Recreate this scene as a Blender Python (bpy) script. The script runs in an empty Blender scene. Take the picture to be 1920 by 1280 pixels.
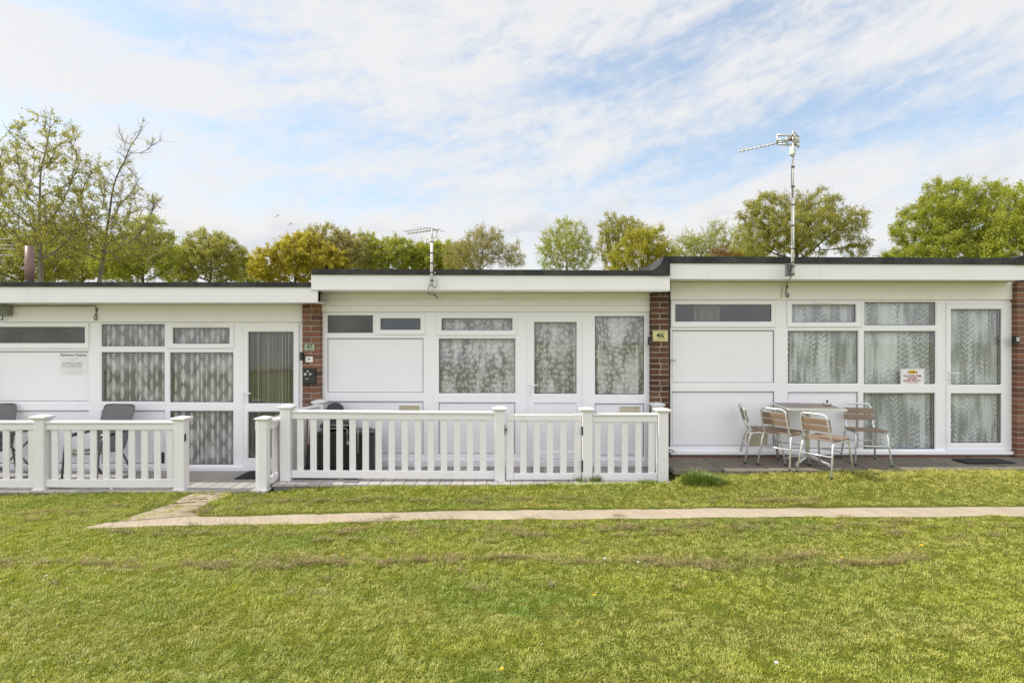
import bpy, math, random
import numpy as np
from mathutils import Vector, Matrix

random.seed(7)
S = bpy.context.scene
COL = S.collection
R = math.radians

# ------------------------------------------------------------------ camera geometry
F = 1013.0                 # focal length in photo pixels (1920 wide)
CAMZ = 1.70
YF = 7.36                  # facade plane
YFENCE = 6.65
YLF = 6.43                 # fence line of the lower left deck

def P(px, py, Y):
    return ((px - 960.0) * Y / F, Y, CAMZ - (py - 640.0) * Y / F)
def PX(px, Y): return (px - 960.0) * Y / F
def PZ(py, Y): return CAMZ - (py - 640.0) * Y / F

def sstep(a, b, t):
    t = np.clip((np.asarray(t, float) - a) / (b - a), 0, 1)
    return t * t * (3 - 2 * t)

def ground_z(x, y):
    x = np.asarray(x, float); y = np.asarray(y, float)
    z = -0.05 + 0.0152 * np.clip(x, -8, 5) + (0.038 * sstep(-2.95, -2.3, x) * np.maximum(sstep(6.56, 6.44, y), sstep(1.95, 2.0, x)) + 0.055 * sstep(1.88, 2.2, x)) * sstep(5.75, 6.4, y)
    z = z + 0.032 * sstep(-2.95, -3.05, x) * sstep(5.8, 6.3, y) * sstep(6.5, 6.36, y)
    fade = sstep(14, 8, np.abs(x)) * sstep(7.2, 6.2, y)
    b = 0.008 * np.sin(x * 2.1 + 1.3 * np.sin(y * 1.7)) * np.cos(y * 2.9 + 0.7) + 0.005 * np.sin(x * 5.3 + y * 4.1) * np.sin(y * 6.7 - x * 1.9)
    return z + b * fade

def G(px, py):
    Y = 5.0
    for _ in range(12):
        z = float(ground_z(PX(px, Y), Y))
        Y = (CAMZ - z) * F / (py - 640.0)
    x = PX(px, Y)
    return (x, Y, float(ground_z(x, Y)))

# ------------------------------------------------------------------ object helpers
ORG = {}

def tag(o, label=None, cat=None, group=None, kind=None):
    if label: o['label'] = label
    if cat: o['category'] = cat
    if group: o['group'] = group
    if kind: o['kind'] = kind
    return o

def thing(name, loc, label, cat, group=None):
    o = bpy.data.objects.new(name, None)
    o.empty_display_size = 0.1
    COL.objects.link(o)
    o.location = loc
    ORG[o] = Vector(loc)
    return tag(o, label, cat, group)

class MB:
    def __init__(self):
        self.v = []; self.f = []; self.m = []; self.mi = 0; self.sm = []
        self.smooth = False
    def add(self, vs, fs):
        b = len(self.v)
        self.v.extend(tuple(p) for p in vs)
        for f in fs:
            self.f.append(tuple(i + b for i in f)); self.m.append(self.mi); self.sm.append(self.smooth)
    def box(self, x0, x1, y0, y1, z0, z1, bev=0.0):
        if x1 < x0: x0, x1 = x1, x0
        if y1 < y0: y0, y1 = y1, y0
        if z1 < z0: z0, z1 = z1, z0
        b = min(bev, (x1-x0)*.45, (y1-y0)*.45, (z1-z0)*.45)
        if b <= 0:
            vs = [(x, y, z) for x in (x0, x1) for y in (y0, y1) for z in (z0, z1)]
            self.add(vs, [(0,1,3,2),(4,6,7,5),(0,4,5,1),(2,3,7,6),(0,2,6,4),(1,5,7,3)])
            return
        lo = (x0, y0, z0); hi = (x1, y1, z1)
        vs = []; idx = {}
        for c in range(8):
            s = [(c >> k) & 1 for k in range(3)]
            for ax in range(3):
                p = []
                for k in range(3):
                    e = hi[k] if s[k] else lo[k]
                    if k != ax: e += -b if s[k] else b
                    p.append(e)
                idx[(c, ax)] = len(vs); vs.append(tuple(p))
        fs = []
        for ax in range(3):
            a1, a2 = (ax+1) % 3, (ax+2) % 3
            for sd in (0, 1):
                q = []
                for (u, w) in ((0,0),(1,0),(1,1),(0,1)):
                    c = (sd << ax) | (u << a1) | (w << a2)
                    q.append(idx[(c, ax)])
                fs.append(tuple(q) if sd else tuple(reversed(q)))
        for ax in range(3):            # edges along ax
            a1, a2 = (ax+1) % 3, (ax+2) % 3
            for u in (0, 1):
                for w in (0, 1):
                    c0 = (u << a1) | (w << a2); c1 = c0 | (1 << ax)
                    q = (idx[(c0, a1)], idx[(c1, a1)], idx[(c1, a2)], idx[(c0, a2)])
                    fs.append(q if (u ^ w) else tuple(reversed(q)))
        for c in range(8):
            t = (idx[(c,0)], idx[(c,1)], idx[(c,2)])
            par = bin(c).count('1') % 2
            fs.append(t if par else tuple(reversed(t)))
        self.add(vs, fs)
    def tube(self, pts, r, n=8, caps=True):
        pts = [Vector(p) for p in pts]
        k = len(pts)
        rs = r if isinstance(r, (list, tuple)) else [r] * k
        vs = []; fs = []
        t0 = (pts[1] - pts[0]).normalized()
        up = Vector((0, 0, 1)) if abs(t0.z) < .9 else Vector((1, 0, 0))
        nrm = t0.cross(up).normalized()
        for i in range(k):
            if i == 0: t = pts[1] - pts[0]
            elif i == k-1: t = pts[-1] - pts[-2]
            else: t = (pts[i+1] - pts[i]).normalized() + (pts[i] - pts[i-1]).normalized()
            t.normalize()
            nrm = (nrm - t * nrm.dot(t)).normalized()
            bn = t.cross(nrm)
            for j in range(n):
                a = 2 * math.pi * j / n
                vs.append(pts[i] + (nrm * math.cos(a) + bn * math.sin(a)) * rs[i])
        for i in range(k-1):
            for j in range(n):
                j2 = (j+1) % n
                fs.append((i*n+j, i*n+j2, (i+1)*n+j2, (i+1)*n+j))
        s0 = self.smooth
        self.smooth = True
        self.add(vs, fs)
        self.smooth = s0
        if caps:
            b = len(self.v) - len(vs)
            for ring, rev in ((0, True), (k-1, False)):
                f = [b + ring*n + j for j in range(n)]
                if rev: f.reverse()
                self.f.append(tuple(f)); self.m.append(self.mi); self.sm.append(False)
    def prism_y(self, poly, y0, y1):       # poly of (x,z) counter-clockwise seen from -Y
        n = len(poly)
        vs = [(x, y0, z) for x, z in poly] + [(x, y1, z) for x, z in poly]
        fs = [tuple(range(n)), tuple(reversed(range(n, 2*n)))]
        for i in range(n):
            j = (i+1) % n
            fs.append((i, i+n, j+n, j))
        self.add(vs, fs)
    def lathe(self, prof, cx, cy, n=16):   # prof (r,z)
        k = len(prof)
        vs = [(cx + r*math.cos(2*math.pi*j/n), cy + r*math.sin(2*math.pi*j/n), z) for r, z in prof for j in range(n)]
        fs = []
        for i in range(k-1):
            for j in range(n):
                j2 = (j+1) % n
                fs.append((i*n+j, i*n+j2, (i+1)*n+j2, (i+1)*n+j))
        s0 = self.smooth; self.smooth = True
        self.add(vs, fs); self.smooth = s0
    def build(self, name, mats, parent=None, origin=None):
        if not isinstance(mats, (list, tuple)): mats = [mats]
        org = origin
        if parent is not None: org = ORG.get(parent, Vector((0,0,0)))
        org = Vector(org) if org is not None else Vector((0,0,0))
        me = bpy.data.meshes.new(name)
        me.from_pydata([(p[0]-org.x, p[1]-org.y, p[2]-org.z) for p in self.v], [], self.f)
        for m in mats: me.materials.append(m)
        me.polygons.foreach_set('material_index', self.m)
        me.polygons.foreach_set('use_smooth', self.sm)
        me.update()
        o = bpy.data.objects.new(name, me)
        COL.objects.link(o)
        if parent is not None:
            o.parent = parent
            ORG[o] = org
        else:
            o.location = org
            ORG[o] = org
        return o

def np_mesh(name, V, Q, mat, parent=None, smooth=False, tri=False, origin=None):
    org = ORG.get(parent, Vector((0,0,0))) if parent is not None else Vector(origin or (0,0,0))
    V = np.asarray(V, np.float32) - np.array(org, np.float32)
    Q = np.asarray(Q, np.int32)
    k = Q.shape[1]
    me = bpy.data.meshes.new(name)
    me.vertices.add(len(V)); me.vertices.foreach_set('co', V.ravel())
    me.loops.add(Q.size); me.loops.foreach_set('vertex_index', Q.ravel())
    me.polygons.add(len(Q))
    me.polygons.foreach_set('loop_start', np.arange(0, Q.size, k, dtype=np.int32))
    me.polygons.foreach_set('loop_total', np.full(len(Q), k, np.int32))
    me.polygons.foreach_set('use_smooth', np.full(len(Q), smooth))
    me.materials.append(mat)
    me.update(calc_edges=True)
    o = bpy.data.objects.new(name, me)
    COL.objects.link(o)
    if parent is not None: o.parent = parent
    else: o.location = org
    ORG[o] = org
    return o

# ------------------------------------------------------------------ node expression helper
class X:
    def __init__(s, nt, sock): s.nt = nt; s.s = sock
    def _op(s, op, o=None, o2=None, clamp=False):
        n = s.nt.nodes.new('ShaderNodeMath'); n.operation = op; n.use_clamp = clamp
        s.nt.links.new(s.s, n.inputs[0])
        for i, q in ((1, o), (2, o2)):
            if q is None: continue
            if isinstance(q, X): s.nt.links.new(q.s, n.inputs[i])
            else: n.inputs[i].default_value = float(q)
        return X(s.nt, n.outputs[0])
    def __add__(s, o): return s._op('ADD', o)
    __radd__ = __add__
    def __sub__(s, o): return s._op('SUBTRACT', o)
    def __rsub__(s, o): return (s * -1.0) + o
    def __mul__(s, o): return s._op('MULTIPLY', o)
    __rmul__ = __mul__
    def __truediv__(s, o): return s._op('DIVIDE', o)
    def abs(s): return s._op('ABSOLUTE')
    def sin(s): return s._op('SINE')
    def cos(s): return s._op('COSINE')
    def fract(s): return s._op('FRACT')
    def floor(s): return s._op('FLOOR')
    def lt(s, o): return s._op('LESS_THAN', o)
    def gt(s, o): return s._op('GREATER_THAN', o)
    def max(s, o): return s._op('MAXIMUM', o)
    def min(s, o): return s._op('MINIMUM', o)
    def pow(s, o): return s._op('POWER', o)
    def exp(s): return s._op('EXPONENT')
    def sqrt(s): return s._op('SQRT')
    def atan2(s, o): return s._op('ARCTAN2', o)
    def asin(s): return s._op('ARCSINE')
    def clamp(s): return s._op('ADD', 0.0, clamp=True)
    def ss(s, a, b):
        n = s.nt.nodes.new('ShaderNodeMapRange'); n.interpolation_type = 'SMOOTHSTEP'
        s.nt.links.new(s.s, n.inputs['Value'])
        n.inputs['From Min'].default_value = a; n.inputs['From Max'].default_value = b
        return X(s.nt, n.outputs['Result'])

def vec(nt, x, y, z):
    n = nt.nodes.new('ShaderNodeCombineXYZ')
    for i, q in enumerate((x, y, z)):
        if isinstance(q, X): nt.links.new(q.s, n.inputs[i])
        else: n.inputs[i].default_value = q
    return n.outputs[0]

def noise(nt, v, scale, detail=4, rough=.55, dist=0.0, out='Fac'):
    n = nt.nodes.new('ShaderNodeTexNoise')
    if v is not None: nt.links.new(v, n.inputs['Vector'])
    n.inputs['Scale'].default_value = scale; n.inputs['Detail'].default_value = detail
    n.inputs['Roughness'].default_value = rough; n.inputs['Distortion'].default_value = dist
    return X(nt, n.outputs['Fac']) if out == 'Fac' else n.outputs[out]

def mixc(nt, fac, a, b, blend='MIX'):
    n = nt.nodes.new('ShaderNodeMix'); n.data_type = 'RGBA'; n.blend_type = blend
    if isinstance(fac, X): nt.links.new(fac.s, n.inputs[0])
    else: n.inputs[0].default_value = fac
    for i, q in ((6, a), (7, b)):
        if isinstance(q, (tuple, list)): n.inputs[i].default_value = (*q[:3], 1)
        else: nt.links.new(q, n.inputs[i])
    return n.outputs[2]

def ramp(nt, fac, stops):
    n = nt.nodes.new('ShaderNodeValToRGB')
    nt.links.new(fac.s if isinstance(fac, X) else fac, n.inputs[0])
    e = n.color_ramp.elements
    while len(e) < len(stops): e.new(0.5)
    for q, (p, c) in zip(e, stops):
        q.position = p; q.color = (*c, 1)
    return n.outputs[0]

def newmat(name):
    m = bpy.data.materials.new(name); m.use_nodes = True
    nt = m.node_tree; nt.nodes.clear()
    out = nt.nodes.new('ShaderNodeOutputMaterial')
    return m, nt, out

def principled(nt, out, col, rough=.5, metal=0.0, bump=None, bumpstr=.2, bumpdist=.01, spec=.5):
    p = nt.nodes.new('ShaderNodeBsdfPrincipled')
    if isinstance(col, (tuple, list)): p.inputs['Base Color'].default_value = (*col, 1)
    else: nt.links.new(col, p.inputs['Base Color'])
    if isinstance(rough, X): nt.links.new(rough.s, p.inputs['Roughness'])
    else: p.inputs['Roughness'].default_value = rough
    p.inputs['Metallic'].default_value = metal
    p.inputs['Specular IOR Level'].default_value = spec
    if bump is not None:
        b = nt.nodes.new('ShaderNodeBump'); b.inputs['Strength'].default_value = bumpstr
        b.inputs['Distance'].default_value = bumpdist
        nt.links.new(bump.s, b.inputs['Height']); nt.links.new(b.outputs[0], p.inputs['Normal'])
    nt.links.new(p.outputs[0], out.inputs[0])
    return p

def objco(nt):
    return nt.nodes.new('ShaderNodeTexCoord').outputs['Object']
def geopos(nt):
    return nt.nodes.new('ShaderNodeNewGeometry').outputs['Position']
def island(nt):
    return X(nt, nt.nodes.new('ShaderNodeNewGeometry').outputs['Random Per Island'])
def sep(nt, v):
    n = nt.nodes.new('ShaderNodeSeparateXYZ'); nt.links.new(v, n.inputs[0])
    return [X(nt, n.outputs[i]) for i in range(3)]

def m_plain(name, c1, c2=None, rough=.5, metal=0., scale=6., bump=0., bscale=40., spec=.5):
    m, nt, out = newmat(name)
    co = geopos(nt) if False else objco(nt)
    c2 = c2 or tuple(q * .82 for q in c1)
    n = noise(nt, co, scale, 5, .6)
    col = mixc(nt, n.ss(.3, .75), c1, c2)
    bp = noise(nt, co, bscale, 3) if bump else None
    principled(nt, out, col, rough, metal, bp, bump, .004, spec)
    return m

def m_white(name, base=(.87,.855,.895), dirt=(.62,.58,.50), amount=.42, rough=.38, streak=True):
    m, nt, out = newmat(name)
    co = objco(nt)
    x, y, z = sep(nt, co)
    n1 = noise(nt, co, 2.3, 6, .65)
    n2 = noise(nt, vec(nt, x * 22.0, y * 22.0, z * 1.6), 1.0, 4, .6)
    n3 = noise(nt, co, 70.0, 2, .5)
    d = (n1.ss(.5, .85) * .5 + n2.ss(.58, .85) * (.6 if streak else .15) + n3.ss(.66, .8) * .25) * amount
    col = mixc(nt, d.clamp(), base, dirt)
    principled(nt, out, col, rough + 0.0, 0, noise(nt, co, 9.0, 3), .06, .01, .45)
    return m

WHITE = m_white('white_upvc')
CREAM = m_white('white_painted_boards', (.88,.855,.86), (.66,.62,.52), .5, .5)
def m_fascia():
    m, nt, out = newmat('white_fascia')
    co = objco(nt); x, y, z = sep(nt, co)
    n1 = noise(nt, co, 1.7, 6, .65)
    st = noise(nt, vec(nt, x * 26.0, y * 26.0, z * 2.0), 1.0, 4, .6)
    cr = noise(nt, vec(nt, x * 2.6, y * 3.0, z * 95.0), 1.0, 5, .7)
    ch = noise(nt, co, 45.0, 3, .6)
    c = mixc(nt, n1.ss(.45, .8) * .35, (.82,.80,.815), (.66,.64,.58))
    c = mixc(nt, st.ss(.60, .82) * .40, c, (.50,.48,.42))
    c = mixc(nt, cr.ss(.735, .76) * .65, c, (.22,.20,.18))
    c = mixc(nt, ch.ss(.76, .80) * .5, c, (.36,.33,.29))
    principled(nt, out, c, .45, 0, noise(nt, co, 7.0, 3), .08, .01, .4)
    return m
FASCIA = m_fascia()
FENCEW = m_white('white_fence_plastic', (.755,.74,.755), (.50,.48,.39), .6, .4)
PANEL = m_white('white_panel', (.85,.845,.895), (.66,.65,.65), .35, .3, streak=False)
GASKET = m_plain('dark_gasket', (.07,.07,.07), rough=.6)
BLACKP = m_plain('black_plastic', (.018,.018,.02), (.03,.03,.032), rough=.4)
DARKG = m_plain('dark_grey_plastic', (.06,.06,.065), rough=.45)
GREYC = m_plain('grey_cable', (.16,.155,.14), rough=.6)
STEEL = m_plain('galvanised_steel', (.62,.62,.60), (.42,.41,.38), rough=.38, metal=.75, scale=18)
ALU = m_plain('aluminium_tube', (.80,.80,.82), (.68,.68,.70), rough=.3, metal=.55, scale=25)
VENTM = m_plain('cream_vent', (.62,.57,.42), (.5,.46,.34), rough=.55)
INT = m_plain('interior_wall', (.30,.29,.27), (.22,.21,.20), rough=.9, scale=1.3)
RUBBER = m_plain('black_rubber', (.02,.02,.02), rough=.75)
MAT_M = m_plain('door_mat', (.012,.012,.013), (.03,.03,.032), rough=.95, scale=60, bump=.6, bscale=200)
REDPIPE = m_plain('red_brown_flue', (.23,.135,.115), (.18,.11,.095), rough=.45, scale=3)
GOLD = m_plain('brass_plaque', (.62,.58,.27), (.55,.52,.25), rough=.35, metal=.2)
SAGE = m_plain('sage_plaque', (.36,.42,.31), (.3,.36,.26), rough=.5)
PAPER = m_plain('white_paper', (.80,.80,.82), (.76,.76,.78), rough=.4)
INK = m_plain('dark_ink', (.035,.035,.04), rough=.6)
INKL = m_plain('pale_ink', (.40,.40,.42), rough=.6)
REDINK = m_plain('red_ink', (.33,.03,.04), rough=.6)
YELINK = m_plain('yellow_ink', (.80,.66,.05), rough=.6)
SLING = m_plain('grey_sling_fabric', (.165,.167,.172), (.13,.132,.137), rough=.75, scale=80, bump=.4, bscale=350)

def m_felt():
    m, nt, out = newmat('roof_felt')
    co = objco(nt); x, y, z = sep(nt, co)
    n = noise(nt, co, 3.0, 6, .7); n2 = noise(nt, co, 160.0, 2)
    c = mixc(nt, n.ss(.35, .7), (.028,.029,.031), (.07,.07,.068))
    c = mixc(nt, n2.ss(.62, .75) * .5, c, (.17,.165,.155))
    principled(nt, out, c, .85, 0, n2, .5, .004, .25)
    return m
FELT = m_felt()

def m_bricks(k=1.0, name='red_bricks'):
    m, nt, out = newmat(name)
    co = objco(nt); r = island(nt)
    c = ramp(nt, r, [(p, tuple(q*k for q in c_)) for p, c_ in [(0, (.20,.082,.052)), (.25, (.25,.115,.07)), (.45, (.15,.072,.052)), (.65, (.28,.145,.09)), (.85, (.105,.062,.055)), (1, (.22,.105,.07))]])
    n = noise(nt, co, 28.0, 5, .7)
    c = mixc(nt, n.ss(.45, .8) * .55, c, (.07,.05,.05))
    n2 = noise(nt, co, 6.0, 4, .6)
    c = mixc(nt, n2.ss(.62, .85) * .35, c, (.42,.36,.30))
    principled(nt, out, c, .9, 0, noise(nt, co, 90.0, 4), .5, .006, .2)
    return m
BRICK = m_bricks()
BRICKD = m_bricks(.55, 'dark_weathered_bricks')
MORTAR = m_plain('mortar', (.36,.31,.255), (.25,.215,.18), rough=.95, scale=12, bump=.5, bscale=120)

def m_glass():
    m, nt, out = newmat('window_glass')
    t = nt.nodes.new('ShaderNodeBsdfTransparent'); t.inputs[0].default_value = (.965,.98,.975,1)
    g = nt.nodes.new('ShaderNodeBsdfGlossy'); g.inputs['Roughness'].default_value = 0.015
    g.inputs['Color'].default_value = (1,1,1,1)
    ge = nt.nodes.new('ShaderNodeNewGeometry')
    dt = nt.nodes.new('ShaderNodeVectorMath'); dt.operation = 'DOT_PRODUCT'
    nt.links.new(ge.outputs['Incoming'], dt.inputs[0]); nt.links.new(ge.outputs['Normal'], dt.inputs[1])
    fr = (1.0 - X(nt, dt.outputs['Value']).abs()).max(0.0).pow(5.0) * .92 + .045      # Schlick, same from both sides
    b = nt.nodes.new('ShaderNodeBump'); b.inputs['Strength'].default_value = .05; b.inputs['Distance'].default_value = .01
    nt.links.new(noise(nt, objco(nt), 3.5, 2).s, b.inputs['Height'])
    nt.links.new(b.outputs[0], g.inputs['Normal'])
    mx = nt.nodes.new('ShaderNodeMixShader')
    nt.links.new(fr.s, mx.inputs[0]); nt.links.new(t.outputs[0], mx.inputs[1]); nt.links.new(g.outputs[0], mx.inputs[2])
    nt.links.new(mx.outputs[0], out.inputs[0])
    return m
GLASS = m_glass()
OBSC = m_plain('obscure_glass', (.055,.055,.052), (.10,.105,.10), rough=.12, scale=2.2)
OBSCB = m_plain('blue_grey_obscure_glass', (.085,.095,.125), (.11,.12,.15), rough=.2, scale=2.2)

def cloth_shader(nt, out, alpha, col):
    d = nt.nodes.new('ShaderNodeBsdfDiffuse'); d.inputs[0].default_value = (*col, 1)
    tl = nt.nodes.new('ShaderNodeBsdfTranslucent'); tl.inputs[0].default_value = (*col, 1)
    m1 = nt.nodes.new('ShaderNodeMixShader'); m1.inputs[0].default_value = .2
    nt.links.new(d.outputs[0], m1.inputs[1]); nt.links.new(tl.outputs[0], m1.inputs[2])
    t = nt.nodes.new('ShaderNodeBsdfTransparent')
    m2 = nt.nodes.new('ShaderNodeMixShader')
    nt.links.new(alpha.s, m2.inputs[0]); nt.links.new(t.outputs[0], m2.inputs[1]); nt.links.new(m1.outputs[0], m2.inputs[2])
    nt.links.new(m2.outputs[0], out.inputs[0])

def uv_xz(nt):
    n = nt.nodes.new('ShaderNodeUVMap'); n.uv_map = 'UVMap'
    s = sep(nt, n.outputs[0])
    return s[0], s[1]

def m_net_leaf():
    m, nt, out = newmat('net_leaf_motif')
    x, z = uv_xz(nt)
    u = x / .092
    c = u.floor(); fx = u.fract() - .5
    par = (c * .5).fract()            # 0 or .5
    v = z / .235 + par
    fz = v.fract() - .5
    w = ((fz * -.9 + .42) * (fz + .46)) * 1.35
    inside = fx.abs().lt(w)
    ribs = ((fz * 9.0 - fx.abs() * 5.0).fract() - .5).abs().gt(.17)
    mid = fx.abs().lt(.035)
    leaf = (inside * ribs).max(inside * mid)
    tail = fx.abs().lt(.025) * fz.lt(-.2)
    wv = noise(nt, vec(nt, x * 2.0, z * 2.0, 0.0), 2.0, 3)
    a = (leaf * .62).max(tail * .40) + .26 + wv.ss(.40, .7) * .34
    cloth_shader(nt, out, a.clamp(), (.95,.90,.93))
    return m
def m_net_flower():
    m, nt, out = newmat('net_flower_motif')
    x, z = uv_xz(nt)
    vo = nt.nodes.new('ShaderNodeTexVoronoi'); vo.voronoi_dimensions = '2D'; vo.feature = 'F1'
    vo.inputs['Scale'].default_value = 1.0; vo.inputs['Randomness'].default_value = .75
    nt.links.new(vec(nt, x / .072, z / .072, 0.0), vo.inputs['Vector'])
    px, pz, _ = sep(nt, vo.outputs['Position'])
    lx = x / .072 - px; lz = z / .072 - pz
    r = (lx * lx + lz * lz).sqrt()
    th = lz.atan2(lx)
    pet = r.lt((th * 5.0 + px * 3.0).cos() * .13 + .30) * r.gt(.06)
    n = noise(nt, vec(nt, x, z, 0.0), 55.0, 2, .5)
    sprig = n.gt(.57) * .34
    wv = noise(nt, vec(nt, x * 2.4, z * .7, 0.0), 2.2, 3)
    a = (pet * .48).max(sprig) + .24 + wv.ss(.42, .60) * .50
    cloth_shader(nt, out, a.clamp(), (.97,.92,.95))
    return m
def m_net_vine():
    m, nt, out = newmat('net_vine_motif')
    x, z = uv_xz(nt)
    wob = ((z * 11.0).sin()) * .10 + (noise(nt, vec(nt, x, z, 0.0), 5.0, 2) - .5) * .35
    u = x / .092 + wob
    c = u.floor(); fx = u.fract() - .5
    side = fx.gt(0.0)
    v = z / .070 + side * .5 + (c * .37)
    fz = v.fract() - .5
    ax = fx.abs() - .21
    p = ax * .85 - fz * .30          # rotated leaf
    q = ax * .35 + fz * .60
    leaf = ((q / .27) * (q / .27) + (p / .09) * (p / .09)).lt(1.0)
    stem = fx.abs().lt(.03)
    wv = noise(nt, vec(nt, x * 3.0, z * .6, 0.0), 1.6, 3)
    pres = noise(nt, vec(nt, x * 5.0, z * 1.3, 4.0), 1.0, 3)
    a = leaf.max(stem) * (pres.ss(.36, .60) * .40 + .06) + .40 + wv.ss(.42, .60) * .44
    cloth_shader(nt, out, a.clamp(), (.95,.95,1.0))
    return m
def m_strip_blind():
    m, nt, out = newmat('string_blind')
    x, z = uv_xz(nt)
    s = ((x / .034).fract() - .5).abs()
    n = noise(nt, vec(nt, x * 26.0, z * .25, 0.0), 1.0, 3)
    a = s.lt(.24) * .45 + n.ss(.4, .7) * .35
    cloth_shader(nt, out, a.clamp(), (.50,.46,.38))
    return m
NET_A, NET_B, NET_C, NET_D = m_net_leaf(), m_net_flower(), m_net_vine(), m_strip_blind()

def m_deckboards():
    m, nt, out = newmat('grey_deck_boards')
    co = objco(nt); r = island(nt); x, y, z = sep(nt, co)
    c = ramp(nt, r, [(0, (.36,.335,.315)), (.5, (.43,.405,.38)), (1, (.32,.305,.29))])
    g = noise(nt, vec(nt, x * 60.0, y * 3.0, z * 60.0), 1.0, 4)
    c = mixc(nt, g.ss(.4, .75) * .35, c, (.2,.19,.18))
    principled(nt, out, c, .7, 0, (x * 220.0).sin(), .25, .003, .3)
    return m
DECK = m_deckboards()
DECKTRIM = m_plain('grey_deck_trim', (.17,.175,.185), (.12,.125,.13), rough=.7, scale=9)

def m_slabs():
    m, nt, out = newmat('patio_slabs')
    co = objco(nt); r = island(nt)
    c = ramp(nt, r, [(0, (.215,.185,.15)), (1, (.165,.145,.12))])
    n = noise(nt, co, 7.0, 6, .7); n2 = noise(nt, co, 45.0, 4, .6)
    c = mixc(nt, n.ss(.4, .75) * .6, c, (.07,.065,.055))
    c = mixc(nt, n2.ss(.58, .75) * .4, c, (.26,.25,.22))
    principled(nt, out, c, .9, 0, n2, .5, .006, .2)
    return m
SLAB = m_slabs()

def m_path():
    m, nt, out = newmat('brushed_concrete')
    co = geopos(nt); x, y, z = sep(nt, co)
    g = noise(nt, vec(nt, x * 62.0 + y * 30.0, y * 2.5, 0.0), 1.0, 4, .6)
    n = noise(nt, co, 2.2, 6, .65); n2 = noise(nt, co, 90.0, 3)
    c = mixc(nt, n.ss(.3, .75), (.43,.36,.27), (.355,.295,.225))
    c = mixc(nt, g.ss(.46, .68) * .42, c, (.22,.172,.12))
    c = mixc(nt, n2.ss(.6, .75) * .3, c, (.46,.40,.32))
    principled(nt, out, c, .92, 0, g, .6, .008, .15)
    return m
PATHM = m_path()

def m_soil():
    m, nt, out = newmat('sandy_soil')
    co = geopos(nt)
    n = noise(nt, co, 6.0, 6, .7); n2 = noise(nt, co, 60.0, 4)
    c = mixc(nt, n.ss(.35, .7), (.40,.33,.235), (.31,.255,.175))
    c = mixc(nt, n2.ss(.55, .75) * .5, c, (.22,.18,.09))
    principled(nt, out, c, .95, 0, n2, .7, .012, .1)
    return m
SOIL = m_soil()

def m_ground():
    m, nt, out = newmat('lawn_soil')
    co = geopos(nt)
    n = noise(nt, co, 1.1, 5, .6); n2 = noise(nt, co, 130.0, 3, .6); n3 = noise(nt, co, 14.0, 4, .6)
    c = mixc(nt, n.ss(.35, .7), (.14,.19,.022), (.20,.215,.035))
    c = mixc(nt, n3.ss(.5, .75) * .5, c, (.17,.15,.06))
    c = mixc(nt, n2.ss(.42, .62), (.075,.085,.016), c)
    gx_, gy_, _z = sep(nt, co)
    far = gx_.abs().ss(8.5, 11.5).max(gy_.ss(7.5, 9.0)).max(gy_.ss(1.5, .5))
    c = mixc(nt, far * .8, c, mixc(nt, n3.ss(.4, .7), (.20,.235,.03), (.28,.28,.055)))
    principled(nt, out, c, .95, 0, n2, .8, .02, .1)
    return m
GROUND = m_ground()

def leafy(name, stops, trans=.45, patch=None, pscale=.8, tcol=1.25, gl=.06):
    m, nt, out = newmat(name)
    r = island(nt)
    c = ramp(nt, r, stops)
    if patch:
        n = noise(nt, geopos(nt), pscale, 5, .6)
        c = mixc(nt, n.ss(.4, .66) * patch[1], c, patch[0])
        if len(patch) > 2:
            n = noise(nt, geopos(nt), pscale * 2.7, 4, .6)
            c = mixc(nt, n.ss(.48, .72) * patch[3], c, patch[2])
    d = nt.nodes.new('ShaderNodeBsdfDiffuse'); nt.links.new(c, d.inputs[0])
    t = nt.nodes.new('ShaderNodeBsdfTranslucent')
    nt.links.new(mixc(nt, 1.0, c, (tcol, tcol, tcol*.7), 'MULTIPLY'), t.inputs[0])
    mx = nt.nodes.new('ShaderNodeMixShader'); mx.inputs[0].default_value = trans
    nt.links.new(d.outputs[0], mx.inputs[1]); nt.links.new(t.outputs[0], mx.inputs[2])
    g = nt.nodes.new('ShaderNodeBsdfGlossy'); g.inputs['Roughness'].default_value = .45
    m2 = nt.nodes.new('ShaderNodeMixShader'); m2.inputs[0].default_value = gl
    nt.links.new(mx.outputs[0], m2.inputs[1]); nt.links.new(g.outputs[0], m2.inputs[2])
    nt.links.new(m2.outputs[0], out.inputs[0])
    return m

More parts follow.
